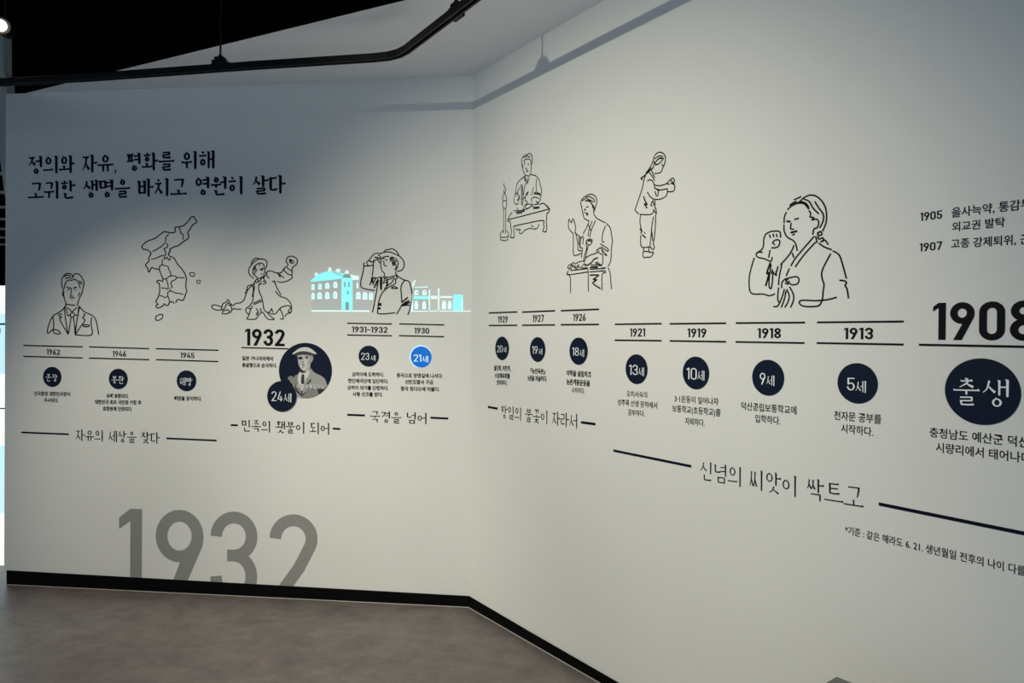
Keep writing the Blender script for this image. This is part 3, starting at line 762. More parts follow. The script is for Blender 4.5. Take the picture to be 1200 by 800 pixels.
# big grey year, cut off by the baseboard
t = Thing('giant_year', 'L', (255, 660), 'giant grey 1932 cut off by the black baseboard of the left wall', 'lettering')
for ch, xl, xr, yt, yb in (('1', 139.3, 166, 595.2, 700), ('9', 182.2, 238, 596.8, 703.4), ('3', 246.3, 301.2, 598.8, 705.6), ('2', 315.4, 371.6, 602, 709.4)):
    f = Flat(); numerals(f, 'L', ch, xl, yb, xr, yb + 1.6, yb - yt, weight=.128, wide=.525)
    bm = bmesh.new(); o = f.build('digit', M_GREY, t.root, t.o)
    bm.from_mesh(o.data)
    bmesh.ops.bisect_plane(bm, geom=bm.verts[:] + bm.edges[:] + bm.faces[:], plane_co=(0, .0615 - t.o[1], 0), plane_no=(0, -1, 0), clear_outer=True)
    bm.to_mesh(o.data); bm.free()

# ------------------------------------------------------------------ line drawings: pen strokes on the wall plane
def strokes(T, name, side, x0, y0, k, data, t, m, sm=4, label=None, w=Z0):
    f = Flat()
    tw = t * px(side, x0 + 300 / k, y0 + 300 / k)
    for s in data.split(';'):
        s = s.strip()
        if not s: continue
        kk = 1.
        if s[0] == '*': kk = 1.35; s = s[1:]
        p = [tuple(map(float, q.split(','))) for q in s.split()]
        if len(p) < 2: continue
        closed = p[0] == p[-1] and len(p) > 3
        if closed: p = p[:-1]
        u = [W(side, x0 + a / k, y0 + b / k) for a, b in p]
        u = smooth(u, sm, closed)
        f.ribbon(u, tw * kk, w, closed=closed)
    T.add(name, f, m, label)
G = 'line drawings printed above the timeline'
T = Thing('line_drawing', 'L', (86, 360), 'line drawing of a person in suit and tie, leftmost on the left wall', 'drawing', G)
A = (0, 300, 8)
strokes(T, 'head_outline', 'L', *A, '''590,300 582,280 578,255 582,215 600,182 625,164 655,165 676,178 684,205; 684,205 690,178 718,164 745,174 775,210 790,250 782,290;
605,300 610,265 622,240 645,224 672,226 700,218 725,232 742,258 752,300; 605,190 630,180 655,188 668,212; 612,210 635,202 650,204; 742,232 770,245; 750,252 772,262;
590,300 598,330 600,380 612,420 622,455; 592,335 586,358 602,382; 780,290 772,340 755,375 740,410 725,462; 750,340 735,375; 620,448 660,457 702,460''', 1.25, M_LINE)
strokes(T, 'face', 'L', *A, '''*628,290 645,300 662,298; *690,302 705,292 720,297; 634,316 646,319; 700,316 712,319; 668,300 669,340 660,366 682,373; 650,388 672,384 702,392; 668,400 682,403''', 1.1, M_LINE)
strokes(T, 'jacket', 'L', *A, '''622,455 612,468 590,500 550,530 505,555 480,590 460,640 444,705 455,722 475,705 490,690 530,690 565,712 560,727 530,728 505,715 500,690 505,640 498,575;
740,468 790,520 850,548 890,580 910,640 926,735; 858,575 855,640 858,738 712,738; 605,478 612,560 625,650 640,732; 640,732 590,650 560,590 578,574 555,560 560,545 582,545; 745,480 730,560 715,650 706,738; 706,738 750,670 797,602 775,577 797,552 783,540;
785,645 830,645 830,660 785,660 785,645''', 1.3, M_LINE)
strokes(T, 'collar_and_tie', 'L', *A, '''632,482 655,500 675,522 700,500 722,480; 618,475 638,557 662,545; 742,468 735,510 730,552 698,548; 680,530 662,540 662,562 680,572 698,560 698,540 680,530; 668,575 655,650 645,720; 690,575 700,650 702,722''', 1.2, M_LINE)

T = Thing('map_drawing', 'L', (200, 315), 'outline map of a long peninsula divided into provinces, under the title', 'map')
strokes(T, 'outline', 'L', 160, 240, 13.33, '''215,735 150,695 115,698 90,665 85,650 115,610 175,565 230,545 300,515 360,470 430,420 480,425 530,433 595,430 605,360 615,345 660,345 700,335 740,320 780,285 830,225 860,185 895,185 920,220 940,255 930,280 895,300 870,325 845,365 815,410 800,440 815,480 810,520 770,550 730,575 655,635 610,648 560,670 525,690 525,715 515,740 495,770;
215,735 228,760 205,800''', 1.35, M_LINE, 3)
strokes(T, 'province_border', 'L', 160, 240, 13.33, '''660,345 680,385 690,440 720,455 730,500 728,540; 505,455 465,500 455,560 440,600 400,640 340,680 255,728; 475,600 490,630 475,665 435,682 435,700 455,740 450,800''', 1.2, M_LINE, 3)
strokes(T, 'outline', 'L', 160, 290, 8.889, '''150,62 130,110 128,145 105,165 95,190 115,210 125,250 135,250 160,208 195,222 238,225;
345,90 385,105 410,140 430,175 465,215 495,255 510,290 520,325 515,370 515,420 525,450 510,490 500,520 485,548 460,548 440,540 420,548 410,575; 238,225 250,265 265,300 275,335 272,350 250,345 230,340 210,352 220,365 235,370 240,400 242,450 235,490 215,540 200,560 225,590 205,600 210,625 240,625 270,610 290,585 305,600 330,600 345,570 375,565 390,580''', 1.3, M_LINE, 3)
strokes(T, 'province_border', 'L', 160, 290, 8.889, '''155,120 200,112 250,90 290,80; 355,30 335,70 345,90; 288,95 290,118 308,112 318,100 335,128 350,125 345,108; 275,125 265,150 270,175 245,190 238,225;
270,180 300,190 330,200 335,225 350,250 360,290; 275,325 310,325 340,300 375,295 400,295 420,310 450,312 495,315; 420,315 395,340 370,350 360,380 372,405 360,420; 310,330 325,370 330,410 325,430 290,422 260,420;
345,430 355,450 330,460 325,490 320,508 295,520 270,505 245,502; 355,455 385,460 410,475 440,475 485,488; 330,510 340,540 345,565''', 1.15, M_LINE, 3)
strokes(T, 'island', 'L', 160, 290, 8.889, '557,265 602,263 602,295 565,297 557,265', 1.0, M_LINE, 2)
strokes(T, 'island', 'L', 160, 290, 8.889, '660,340 632,342 627,362 645,374 662,365 665,345', 1.0, M_LINE, 2)
strokes(T, 'island', 'L', 160, 290, 8.889, '200,740 205,715 235,700 268,695 275,710 265,738 235,755 207,757 200,740', 1.2, M_LINE, 3)

T = Thing('line_drawing', 'L', (310, 345), 'line drawing of a person in hat and flying coat raising one fist', 'drawing', G)
A = (240, 290, 8.425)
strokes(T, 'hat', 'L', *A, '''480,300 452,280 435,248 435,215 450,185 470,160 500,130 540,112 580,115 608,130 616,158 608,190 596,212; 460,165 465,140 485,115 510,103 545,112 580,114; 478,262 475,230 485,195 510,168 540,154 570,158 585,180 582,212''', 1.2, M_LINE)
strokes(T, 'face', 'L', *A, '''485,270 498,240 490,212 505,198; *492,180 500,212; 485,265 500,280 510,290; *545,212 566,225; 535,175 547,170; *562,203 572,216; 598,205 590,240 580,282; 512,215 508,235; 560,255 562,270; 520,292 512,300''', 1.1, M_LINE)
strokes(T, 'scarf', 'L', *A, '''490,347 500,325 520,310 545,300 580,285; 500,332 512,345 540,330 560,305; 520,318 532,332; 615,250 600,275 580,300 590,320 605,345 590,356 570,360; 560,335 545,370; 560,300 590,290; 575,330 600,335''', 1.2, M_LINE)
strokes(T, 'coat', 'L', *A, '''490,352 460,368 425,380 415,410 410,440 395,445; 470,372 440,400 415,435 400,485 380,525 350,545 310,550 280,570 250,560; 490,360 488,410 480,460 475,520 455,560 425,590 408,602 405,625 420,650 435,656;
475,372 480,420 470,480; 540,355 530,390 540,440 562,490 573,540 580,590 595,625 630,640 650,620 660,603 672,640; 630,640 660,655 700,650 730,615 755,590 800,575 835,575 850,600; 600,250 630,232 660,232 690,245 730,252 757,245; *722,248 745,290; 730,260 760,280 780,298;
755,250 775,220 800,190 818,205; 668,335 690,335 702,372 725,420 752,467; 700,430 720,460 755,485 800,500 835,530 855,570 856,620 845,645; *683,328 696,350; 842,605 825,625 835,640 850,635; 845,645 810,655 795,680; 715,335 750,342 800,335 850,310 865,290 850,265; 610,268 635,305; 265,615 290,605 300,600 310,608 360,608''', 1.2, M_LINE)
strokes(T, 'raised_hand', 'L', *A, '''785,215 790,235 830,265 852,270; 818,205 860,235 862,265; 815,185 820,160 805,140 815,100 850,85 890,95 915,125 905,165 880,185 866,200 860,235; *835,125 852,130 845,145 872,156; 840,115 870,130 885,145; 858,150 868,158''', 1.2, M_LINE)
strokes(T, 'lower_hand', 'L', *A, '''70,590 75,570 100,565 135,575 165,585; 70,590 90,608 130,618 165,612; 165,612 170,580 185,550 215,535 225,515 242,525 235,545 215,560 200,590 180,612 165,612; 240,545 265,560; 235,565 260,580 268,600 260,635 245,640; 175,640 185,625 215,615 240,620 235,645 205,655 178,652 175,640''', 1.2, M_LINE)
strokes(T, 'trousers', 'L', *A, '''480,550 520,530 557,515; 485,563 525,545 562,530; 470,575 450,620 435,670 420,705 500,705 530,670 555,645 575,640 600,680 630,708 685,708 660,685 635,665 620,640; 432,602 455,602; 508,600 532,640 515,642 522,660 505,662; 548,600 560,640; 745,610 765,650 776,702 745,703''', 1.2, M_LINE)

T = Thing('line_drawing', 'L', (455, 330), 'line drawing of a person in suit touching the hat brim, in front of the projection', 'drawing', G)
A = (415, 280, 8.425)
strokes(T, 'hat', 'L', *A, '''300,125 315,107 345,103 370,95 400,108 428,133 443,167; 240,160 265,140 310,128 360,130 410,150 455,175 485,210 496,255 485,290 460,312 425,318; 255,205 280,185 310,172 345,172''', 1.3, M_LINE)
strokes(T, 'face', 'L', *A, '''265,205 262,250 272,305 297,337 302,367; 288,215 298,248 290,250; 298,265 322,265; 308,212 327,205; 285,196 302,190; 358,180 385,180 420,200 435,235 430,270 412,310; 358,185 356,222; *365,190 378,225 387,262; *378,188 396,218 388,238; 390,215 412,212 408,235 390,238; 382,242 397,240 397,260; 400,250 413,250 416,275 400,302''', 1.15, M_LINE)
strokes(T, 'raised_hand', 'L', *A, '''243,137 205,145 180,165 155,200 135,215; 243,160 262,180 250,190 215,205 190,212; *205,180 237,185; 135,215 124,235 140,262; *150,215 178,228; 190,212 202,225; 235,205 245,225 263,242''', 1.2, M_LINE)
strokes(T, 'collar_and_tie', 'L', *A, '''288,368 300,400 285,440; 300,370 330,378 370,370 412,360; 305,385 330,400 320,430 300,427; 328,400 352,395 390,380; *318,405 330,430 320,462; 415,365 427,385 410,400 412,430 390,450 360,465 320,490 280,527; 400,385 370,430 330,460 300,492''', 1.3, M_LINE)
strokes(T, 'jacket', 'L', *A, '''100,235 95,262 145,265 187,258; 100,262 85,340 70,400 65,450 80,482 130,497 203,507; 190,215 188,290 180,360; 175,375 170,410 155,455; *185,380 180,430; 180,378 212,385 195,425 185,450; 205,390 240,380 272,376; *235,400 215,440 200,480; 240,410 225,462;
235,430 225,500 210,580 195,660 182,722; 265,380 258,420 262,490; *273,378 270,440 268,500; 280,525 255,580 240,640 232,715 238,735 300,738 402,728; 370,485 395,468 427,487 370,485; 412,320 415,347 450,380 500,405 535,415 555,450 572,540 570,610 560,652;
500,410 475,440 462,490 468,560 470,622; *470,625 500,602 527,578; *470,655 505,628 542,608; 470,660 540,650; *480,648 552,625; 500,640 557,660; 470,655 445,700 420,740; 557,665 547,710 530,745''', 1.35, M_LINE)
strokes(T, 'jacket_button', 'L', *A, '*246,640 266,640; *248,650 264,651', 1.6, M_LINE)
strokes(T, 'jacket_button', 'L', *A, '*240,681 257,682; *242,687 254,688', 1.6, M_LINE)

T = Thing('line_drawing', 'R', (613, 235), 'line drawing of a person writing at a low desk beside a candlestick', 'drawing', G)
A = (580, 170, 6.667)
strokes(T, 'head', 'R', *A, '''215,165 209,135 212,105 227,85 250,75 268,65 285,75 293,100 290,140 284,162; 235,150 228,125 240,112 265,107 280,122 285,150; 225,97 245,90 256,80; 258,88 277,92; 214,163 220,195 232,220 240,240; 285,160 283,200 278,225 267,240; 238,238 262,240; 243,180 251,200 246,178; 258,148 266,150; 247,206 260,204; 214,150 222,172''', 1.1, M_LINE)
strokes(T, 'robe', 'R', *A, '''235,240 240,270 260,297; 268,235 265,270 245,302; 228,250 240,287; 250,255 258,282; 232,245 200,270 175,300 165,350 155,400 150,440 165,462 187,455; 280,230 320,240 345,270 355,310 365,350 361,390 355,430 340,450 320,440; 325,265 322,310 325,362; *320,367 308,380 345,383 360,397; 325,370 352,378;
*205,310 210,360 208,420 210,462; 215,310 220,400 218,472; 195,330 180,360 172,400; *180,365 165,382; *185,385 190,410 175,432; 195,400 185,442; 240,300 230,340 225,392; 300,330 295,365 285,392; *240,385 262,365; 245,395 262,377''', 1.1, M_LINE)
strokes(T, 'hands', 'R', *A, '''215,425 240,402 235,430 255,445 240,467; 300,405 330,410 347,420; 290,440 285,420 310,405; 330,440 337,455 320,462''', 1.1, M_LINE)
strokes(T, 'books', 'R', *A, '''148,512 200,511 232,500; *165,525 205,520 232,515; 170,535 215,530; 175,488 180,507; 220,497 240,470 270,460 290,470 265,490 240,500 220,512; 290,450 295,480 325,485 347,480; *300,495 347,490; 300,467 342,460; 240,480 250,500 282,480''', 1.1, M_LINE)
strokes(T, 'desk', 'R', *A, '''135,525 120,545 100,587 115,597; 350,465 380,455 425,495 420,525 410,530; 103,582 200,558 300,532 422,500; 120,595 125,640 130,680 122,715 125,722 150,720 150,700 148,640 155,632 260,608 375,588 380,620 385,640 376,670 400,676 406,640 402,600 408,530; 400,470 430,505''', 1.3, M_LINE)
strokes(T, 'dropped_scarf', 'R', *A, '''165,648 175,665 190,655 205,667; 190,665 195,690 215,685 235,665 270,650 300,655 330,650 346,618; 285,625 302,640''', 1.1, M_LINE)
strokes(T, 'candlestick', 'R', *A, '''75,300 69,315 80,330 86,350 80,372 70,365 73,345; 75,380 62,405 65,432 90,432 90,405 75,380; 62,435 62,475 70,492 85,492 92,475 90,435; 68,495 69,690; 85,495 85,690; 70,665 50,680 42,700 45,715 75,721 105,710 106,690 95,668; 45,718 46,738 75,746 100,738 105,715''', 1.1, M_LINE)

T = Thing('line_drawing', 'R', (692, 285), 'line drawing of a person with one hand raised speaking at a stand', 'drawing', G)
A = (655, 220, 6.4)
strokes(T, 'head', 'R', *A, '''172,150 165,115 175,85 205,60 240,48 270,60 286,90 280,130 268,167; 175,95 195,85 215,67 250,75 272,97; *200,97 230,100 250,125 257,152; 210,80 240,95 267,107; *258,135 265,150 262,177; 172,150 180,190 192,230 222,245; 205,148 222,140; *193,160 200,168; 190,182 196,187; *203,190 218,195 210,206; 268,165 262,190 270,210 290,232 350,262''', 1.3, M_LINE)
strokes(T, 'collar', 'R', *A, '''225,245 220,270 205,305 183,342; 218,270 241,322; 275,245 255,290 240,330 232,372; 250,250 228,310 219,362''', 1.3, M_LINE)
strokes(T, 'robe', 'R', *A, '''358,268 385,300 395,350 402,400 395,450 392,520 385,560 370,588; 350,285 330,340 325,400 340,408; 310,420 345,440 370,460 365,475 320,442; 320,455 340,485 360,505 345,502; 108,345 110,400 108,470 112,500 125,508 167,492; 125,335 140,400 145,465 170,472; 130,345 150,360 165,376 182,360;
155,360 150,410 160,442; *165,372 158,440 170,450; 185,370 180,422; 178,450 170,522; 205,400 230,385 250,390 245,415 225,430 205,400; 205,400 205,430 210,450 195,500 185,552; 220,435 210,480 200,522; 370,600 385,640 390,700 395,757; *218,395 245,400''', 1.3, M_LINE)
strokes(T, 'raised_hand', 'R', *A, '''97,332 75,305 72,270 78,235 95,262 105,232 120,265 126,305 120,337; 97,332 108,345''', 1.3, M_LINE)
strokes(T, 'lower_arm', 'R', *A, '''190,562 200,530 235,505 280,490 300,470; 280,472 310,450 325,470 330,510 330,560 320,577; 290,480 322,500; *190,572 215,580 245,560 265,535 292,525; *275,560 300,580 322,582; 285,555 312,577''', 1.3, M_LINE)
strokes(T, 'papers', 'R', *A, '''65,602 75,580 90,575 110,560 125,570 150,555 182,550; 70,600 90,612 100,590 120,585 130,612 150,590 170,602 182,575; 75,612 100,577 120,600 152,575; 195,570 200,592; 180,602 217,600; 240,590 292,590; 240,578 287,578; 230,600 292,598''', 1.2, M_LINE)
strokes(T, 'stand', 'R', *A, '''72,625 60,642 90,650 220,630; 90,620 215,606; 232,630 352,622; 235,610 342,605; 325,600 352,600; 60,650 85,667 88,787; 352,635 325,650 325,767; 220,610 222,777; *235,655 300,655 258,685 285,690 255,715 312,755''', 1.3, M_LINE, 3)

T = Thing('line_drawing', 'R', (767, 240), 'line drawing of a standing child with a braid holding something out', 'drawing', G)
A = (730, 170, 5.714)
strokes(T, 'head', 'R', *A, '''205,97 215,68 240,48 270,55 286,85 280,125 268,152; 215,92 240,73 267,76; *225,107 245,88 272,90; 225,130 245,122 267,97; 210,108 206,140 195,162; *215,112 222,135; 268,150 255,180 235,188 213,190; 262,128 268,140''', 1.35, M_LINE)
strokes(T, 'braid', 'R', *A, '''205,98 190,135 165,175 150,200 125,217; *172,167 155,187; *165,182 142,208 122,222 132,232; 190,150 175,172; 205,150 182,170 160,192''', 1.3, M_LINE)
strokes(T, 'jacket', 'R', *A, '''172,177 195,205 212,237; 190,165 214,217; 155,195 140,240 130,290 110,350 90,410 82,435 107,460; 115,463 160,466 195,460 207,438; 165,240 185,232 205,250 215,292; 165,315 180,340 205,360 250,362 290,340 298,312 298,292; *228,293 240,307; 215,310 226,342; 240,300 234,342; *140,345 150,375 162,397 145,395 162,420; 205,365 188,400 198,407; 215,370 215,422; 200,375 211,402; 205,430 225,457 220,420''', 1.35, M_LINE)
strokes(T, 'arms', 'R', *A, '''210,265 240,272 275,265 295,255 330,222 346,235 340,257; 215,290 250,300 297,292; 293,258 312,262; *323,254 342,262; 345,262 348,290 335,310 298,312; 320,235 337,250''', 1.35, M_LINE)
strokes(T, 'trousers', 'R', *A, '''118,470 115,520 125,570 120,592; 120,605 125,680 182,680; 205,480 195,540 190,600 182,672; 220,463 218,540 212,610 204,662 ; *115,560 130,577; *130,600 152,620; 143,585 151,592; 195,580 200,640''', 1.35, M_LINE)
strokes(T, 'shoes', 'R', *A, '''140,685 140,710 177,711; 135,715 138,750 165,750 187,748 206,720 175,718; 185,680 200,700 213,685; 175,685 176,707; 205,665 212,685''', 1.35, M_LINE)

T = Thing('line_drawing', 'R', (935, 295), 'largest line drawing, a child clenching a raised fist, ribbon bow on the chest', 'drawing', G)
A = (865, 215, 5.161)
strokes(T, 'hair', 'R', *A, '''370,118 395,88 435,70 475,78 510,110 530,150 536,200 530,245 512,287; 400,95 430,108 455,150 487,181; 465,110 490,150 515,185 515,225 495,267; *315,132 335,117 352,110; 340,98 380,80; 300,157 325,135 357,120; *360,118 400,120 428,152; *370,110 405,118 425,140; 430,165 440,182 436,202 457,206 448,220 475,215 488,235 480,265 460,275 452,307''', 1.75, M_LINE)
strokes(T, 'face', 'R', *A, '''292,173 280,205 279,238; 278,250 280,290 300,325 335,345 350,370 358,405; *295,228 315,230; 342,217 366,210; 322,240 318,272 336,276; *320,296 356,288; 330,311 342,305''', 1.75, M_LINE)
strokes(T, 'raised_fist', 'R', *A, '''155,342 165,310 190,293 215,288 252,291 257,325; 155,342 150,390 113,422; 190,310 196,326; 212,305 216,321; 232,305 236,322; 222,370 210,358 222,344 243,340 253,352 245,378 225,388 203,388; 194,403 185,447''', 1.75, M_LINE)
strokes(T, 'sleeve', 'R', *A, '''147,415 118,416 110,433 125,447 160,455 198,470 206,445; 98,450 80,510 68,570 70,640 90,667 150,668 190,678 222,667; *195,480 175,540 187,545 168,617; 200,490 190,560 188,622 202,630 210,560 203,537 212,530; 205,520 225,550 242,500; 230,530 232,557; 265,490 250,560 245,612''', 1.75, M_LINE)
strokes(T, 'collar', 'R', *A, '''338,375 320,415 290,455 258,489; 328,420 337,446; 460,320 390,400 345,455 320,497; 468,355 400,430 347,502; 470,320 478,357; 310,515 292,557''', 1.8, M_LINE)
strokes(T, 'braid', 'R', *A, '''480,300 500,290 507,308 485,318 490,336 512,328 517,345 500,352 525,342 545,368; 492,292 480,310''', 1.75, M_LINE)
strokes(T, 'jacket', 'R', *A, '''490,362 525,385 566,400; 575,408 610,430 630,480 655,572; 560,425 530,480 508,530 508,570 520,610 515,650 512,690 500,725 475,742 400,742 372,725 375,710 400,705 470,708 540,702 595,688; 615,585 645,588 656,600 648,615 660,640 668,692''', 1.8, M_LINE)
strokes(T, 'ribbon_bow', 'R', *A, '''265,630 265,600 285,578 320,568 355,563 369,580 360,605 330,612 305,600 290,588 302,580; 285,600 300,608 310,590; 280,640 265,690 240,740 215,743; 290,650 280,700 262,748; 295,640 310,680 300,720 283,748; 312,625 335,670 334,710 318,748; 245,630 240,690 246,717''', 1.75, M_LINE)

# ------------------------------------------------------------------ round portrait with the small age disc before it
M_T = [M_NAVY, mat('photo_black', (.012, .012, .014), .5), mat('photo_dark_grey', (.055, .055, .055), .5), mat('photo_mid_grey', (.22, .22, .215), .5),
       mat('photo_jacket_grey', (.34, .34, .33), .5), mat('photo_light_grey', (.48, .48, .475), .5), mat('photo_pale', (.66, .66, .66), .5)]
T = Thing('portrait_disc', 'L', (358, 434), 'round navy portrait of a person in flat cap and tie', 'portrait')
a, b_ = W('L', 327.1, 434), W('L', 389, 434); R_ = (b_[0] - a[0]) / 2; C_ = ((a[0] + b_[0]) / 2, (a[1] + b_[1]) / 2)
f = Flat(); f.disc(*C_, R_, Z1, 0, 72, .002); disc = T.add('disc', f, M_T[0])
def P(s): return [W('L', 320 + float(q.split(',')[0]) / 8.889, 395 + float(q.split(',')[1]) / 8.889) for q in s.split()]
def clipc(pts):
    out = []
    for u in pts:
        v = Vector((u[0] - C_[0], u[1] - C_[1]))
        if v.length > R_ * .995: v = v.normalized() * R_ * .995
        out.append((C_[0] + v.x, C_[1] + v.y))
    return out
def tones(name, lst, label=None):
    f = Flat()
    for k, (mi, s, sm) in enumerate(lst):
        p = P(s); p = smooth(p, 4, True) if sm else p
        f.tri(clipc(p), Z1 + .0001 * (tones.n + 1), mi); tones.n += 1
    T.add(name, f, M_T, label, disc)
tones.n = 0
tones('jacket', [(4, '395,322 430,365 500,400 542,435 562,485 575,520 610,560 560,620 470,640 400,660 340,665 290,650 250,615 228,560 205,490 205,440 228,405 275,380 330,360 370,345', 1),
      (3, '205,405 165,412 155,430 175,452 185,475 205,470', 1), (3, '330,470 390,520 470,530 468,600 430,640 345,660 300,640 320,590 350,560', 1),
      (1, '472,525 520,540 560,520 570,530 540,575 478,592', 1), (3, '228,405 250,395 258,470 300,560 302,605 262,570 225,500 212,450', 1),
      (1, '222,470 238,520 262,560 300,602 345,565 350,572 302,617 250,575 225,520', 0), (2, '385,440 400,450 360,500 345,500', 1)])
tones('shirt', [(6, '272,370 300,362 350,352 385,345 372,400 342,440 332,480 302,560 270,490 262,430', 1), (1, '302,392 325,388 328,430 326,482 298,482 296,440', 1), (2, '300,550 312,575 302,600 292,575', 1)])
tones('face', [(1, '272,330 300,330 350,350 345,362 318,372 280,360', 1), (5, '262,185 330,178 405,185 420,215 415,245 395,272 388,315 360,350 325,352 295,330 272,290 262,235', 1), (6, '320,200 335,230 330,262 300,280 290,310 320,335 345,320 350,280 345,230', 1),
     (4, '385,190 405,188 418,215 412,248 395,268 380,300 375,260 385,225', 1), (1, '265,205 300,202 312,215 305,230 275,232 264,222', 1), (2, '338,202 362,196 372,208 362,220 342,218', 1), (2, '306,262 318,258 326,264 316,272', 1), (2, '298,286 318,282 340,288 318,297', 1), (3, '300,310 322,306 332,312 312,318', 1)])
tones('flat_cap', [(2, '232,176 290,156 350,152 410,162 440,178 400,192 340,184 290,184 240,192', 1), (6, '208,168 235,145 280,115 335,103 390,115 435,148 456,170 444,176 400,160 340,146 290,148 245,162 215,178', 1), (1, '235,180 290,166 350,162 420,176 428,182 350,173 290,175 240,190', 1)])
f = Flat(); sans(f, 'L', '매헌윤봉길의사', 349, 454.6, 381, 455.6, 4.8, w=Z1 + .0045, bold=.02); T.add('photo_credit', f, M_T[6], None, disc)
a, b_ = W('L', 313.9, 464), W('L', 347.8, 464); r = (b_[0] - a[0]) / 2; c = ((a[0] + b_[0]) / 2, (a[1] + b_[1]) / 2)
f = Flat(); f.disc(*c, r, .0085, 0, 56, .003); d2 = T.add('age_disc', f, M_NAVY)
numerals(None, 'L', '24', 319, 469.4, 332, 469.8, 11.2, weight=.085, wide=.44, gap=.09, w=.0092, cb=lambda g: T.add('digit', g, M_WHITE, None, d2))
serif(None, 'L', '세', 333.3, 470.8, 342.2, 471.2, 10.6, w=.0092, tv=.12, th=.06, cb=lambda g: T.add('letter', g, M_WHITE, None, d2))

# ------------------------------------------------------------------ the projected building, two halves beside the drawing
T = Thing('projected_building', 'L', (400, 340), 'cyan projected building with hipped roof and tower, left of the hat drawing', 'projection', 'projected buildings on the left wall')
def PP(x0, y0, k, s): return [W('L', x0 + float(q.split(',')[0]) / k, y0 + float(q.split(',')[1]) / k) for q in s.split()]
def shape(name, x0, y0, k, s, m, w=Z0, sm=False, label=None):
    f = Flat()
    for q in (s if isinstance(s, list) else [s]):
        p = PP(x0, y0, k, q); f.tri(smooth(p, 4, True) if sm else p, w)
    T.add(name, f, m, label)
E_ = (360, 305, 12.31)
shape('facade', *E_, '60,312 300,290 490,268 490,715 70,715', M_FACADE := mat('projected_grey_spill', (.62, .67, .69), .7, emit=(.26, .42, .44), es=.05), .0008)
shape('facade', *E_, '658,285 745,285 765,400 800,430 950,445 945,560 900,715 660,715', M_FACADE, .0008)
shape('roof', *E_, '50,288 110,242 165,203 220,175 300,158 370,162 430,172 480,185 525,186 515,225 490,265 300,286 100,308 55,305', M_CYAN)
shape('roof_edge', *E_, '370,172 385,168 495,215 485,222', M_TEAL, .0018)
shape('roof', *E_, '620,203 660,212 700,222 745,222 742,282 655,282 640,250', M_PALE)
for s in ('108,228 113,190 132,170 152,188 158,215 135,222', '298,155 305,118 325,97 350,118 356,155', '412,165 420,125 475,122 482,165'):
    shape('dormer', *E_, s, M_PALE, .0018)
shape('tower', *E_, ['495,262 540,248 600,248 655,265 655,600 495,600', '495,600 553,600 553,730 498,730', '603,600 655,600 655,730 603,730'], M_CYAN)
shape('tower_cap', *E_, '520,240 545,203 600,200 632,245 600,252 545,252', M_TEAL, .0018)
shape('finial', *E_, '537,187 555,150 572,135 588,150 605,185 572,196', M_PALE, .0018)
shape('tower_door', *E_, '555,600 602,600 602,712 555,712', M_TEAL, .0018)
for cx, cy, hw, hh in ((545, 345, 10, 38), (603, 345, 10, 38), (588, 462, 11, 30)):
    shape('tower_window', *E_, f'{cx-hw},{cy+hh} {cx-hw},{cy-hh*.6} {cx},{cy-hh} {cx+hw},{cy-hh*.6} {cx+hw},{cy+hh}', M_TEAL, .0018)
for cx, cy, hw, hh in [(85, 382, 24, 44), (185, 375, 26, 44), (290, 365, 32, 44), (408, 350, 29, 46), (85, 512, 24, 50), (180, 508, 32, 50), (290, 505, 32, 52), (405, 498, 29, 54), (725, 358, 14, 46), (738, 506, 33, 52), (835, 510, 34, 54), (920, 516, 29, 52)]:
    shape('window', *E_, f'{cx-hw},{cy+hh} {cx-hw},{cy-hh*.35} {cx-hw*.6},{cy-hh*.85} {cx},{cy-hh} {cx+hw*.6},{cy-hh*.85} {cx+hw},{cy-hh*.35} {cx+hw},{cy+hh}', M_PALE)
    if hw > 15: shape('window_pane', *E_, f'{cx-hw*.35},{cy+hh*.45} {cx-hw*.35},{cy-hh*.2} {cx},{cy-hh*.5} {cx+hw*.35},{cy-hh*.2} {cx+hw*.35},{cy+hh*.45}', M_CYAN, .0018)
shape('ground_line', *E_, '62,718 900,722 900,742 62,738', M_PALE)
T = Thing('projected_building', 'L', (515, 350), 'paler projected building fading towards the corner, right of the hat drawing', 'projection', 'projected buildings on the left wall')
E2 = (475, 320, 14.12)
shape('facade', *E2, '130,235 400,235 400,615 130,615', M_FACADE, .0008)
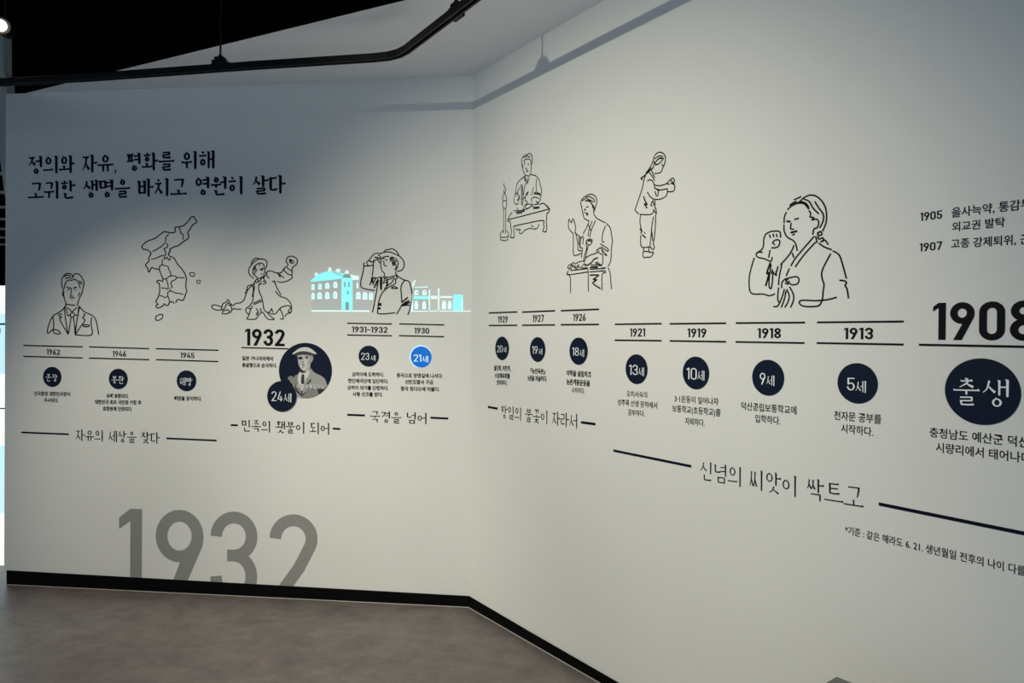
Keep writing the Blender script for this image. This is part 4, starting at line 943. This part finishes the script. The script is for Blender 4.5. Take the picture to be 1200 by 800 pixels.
shape('gable', *E2, ['108,190 155,112 172,122 122,248', '105,360 130,330 130,620 92,620'], M_PALE)
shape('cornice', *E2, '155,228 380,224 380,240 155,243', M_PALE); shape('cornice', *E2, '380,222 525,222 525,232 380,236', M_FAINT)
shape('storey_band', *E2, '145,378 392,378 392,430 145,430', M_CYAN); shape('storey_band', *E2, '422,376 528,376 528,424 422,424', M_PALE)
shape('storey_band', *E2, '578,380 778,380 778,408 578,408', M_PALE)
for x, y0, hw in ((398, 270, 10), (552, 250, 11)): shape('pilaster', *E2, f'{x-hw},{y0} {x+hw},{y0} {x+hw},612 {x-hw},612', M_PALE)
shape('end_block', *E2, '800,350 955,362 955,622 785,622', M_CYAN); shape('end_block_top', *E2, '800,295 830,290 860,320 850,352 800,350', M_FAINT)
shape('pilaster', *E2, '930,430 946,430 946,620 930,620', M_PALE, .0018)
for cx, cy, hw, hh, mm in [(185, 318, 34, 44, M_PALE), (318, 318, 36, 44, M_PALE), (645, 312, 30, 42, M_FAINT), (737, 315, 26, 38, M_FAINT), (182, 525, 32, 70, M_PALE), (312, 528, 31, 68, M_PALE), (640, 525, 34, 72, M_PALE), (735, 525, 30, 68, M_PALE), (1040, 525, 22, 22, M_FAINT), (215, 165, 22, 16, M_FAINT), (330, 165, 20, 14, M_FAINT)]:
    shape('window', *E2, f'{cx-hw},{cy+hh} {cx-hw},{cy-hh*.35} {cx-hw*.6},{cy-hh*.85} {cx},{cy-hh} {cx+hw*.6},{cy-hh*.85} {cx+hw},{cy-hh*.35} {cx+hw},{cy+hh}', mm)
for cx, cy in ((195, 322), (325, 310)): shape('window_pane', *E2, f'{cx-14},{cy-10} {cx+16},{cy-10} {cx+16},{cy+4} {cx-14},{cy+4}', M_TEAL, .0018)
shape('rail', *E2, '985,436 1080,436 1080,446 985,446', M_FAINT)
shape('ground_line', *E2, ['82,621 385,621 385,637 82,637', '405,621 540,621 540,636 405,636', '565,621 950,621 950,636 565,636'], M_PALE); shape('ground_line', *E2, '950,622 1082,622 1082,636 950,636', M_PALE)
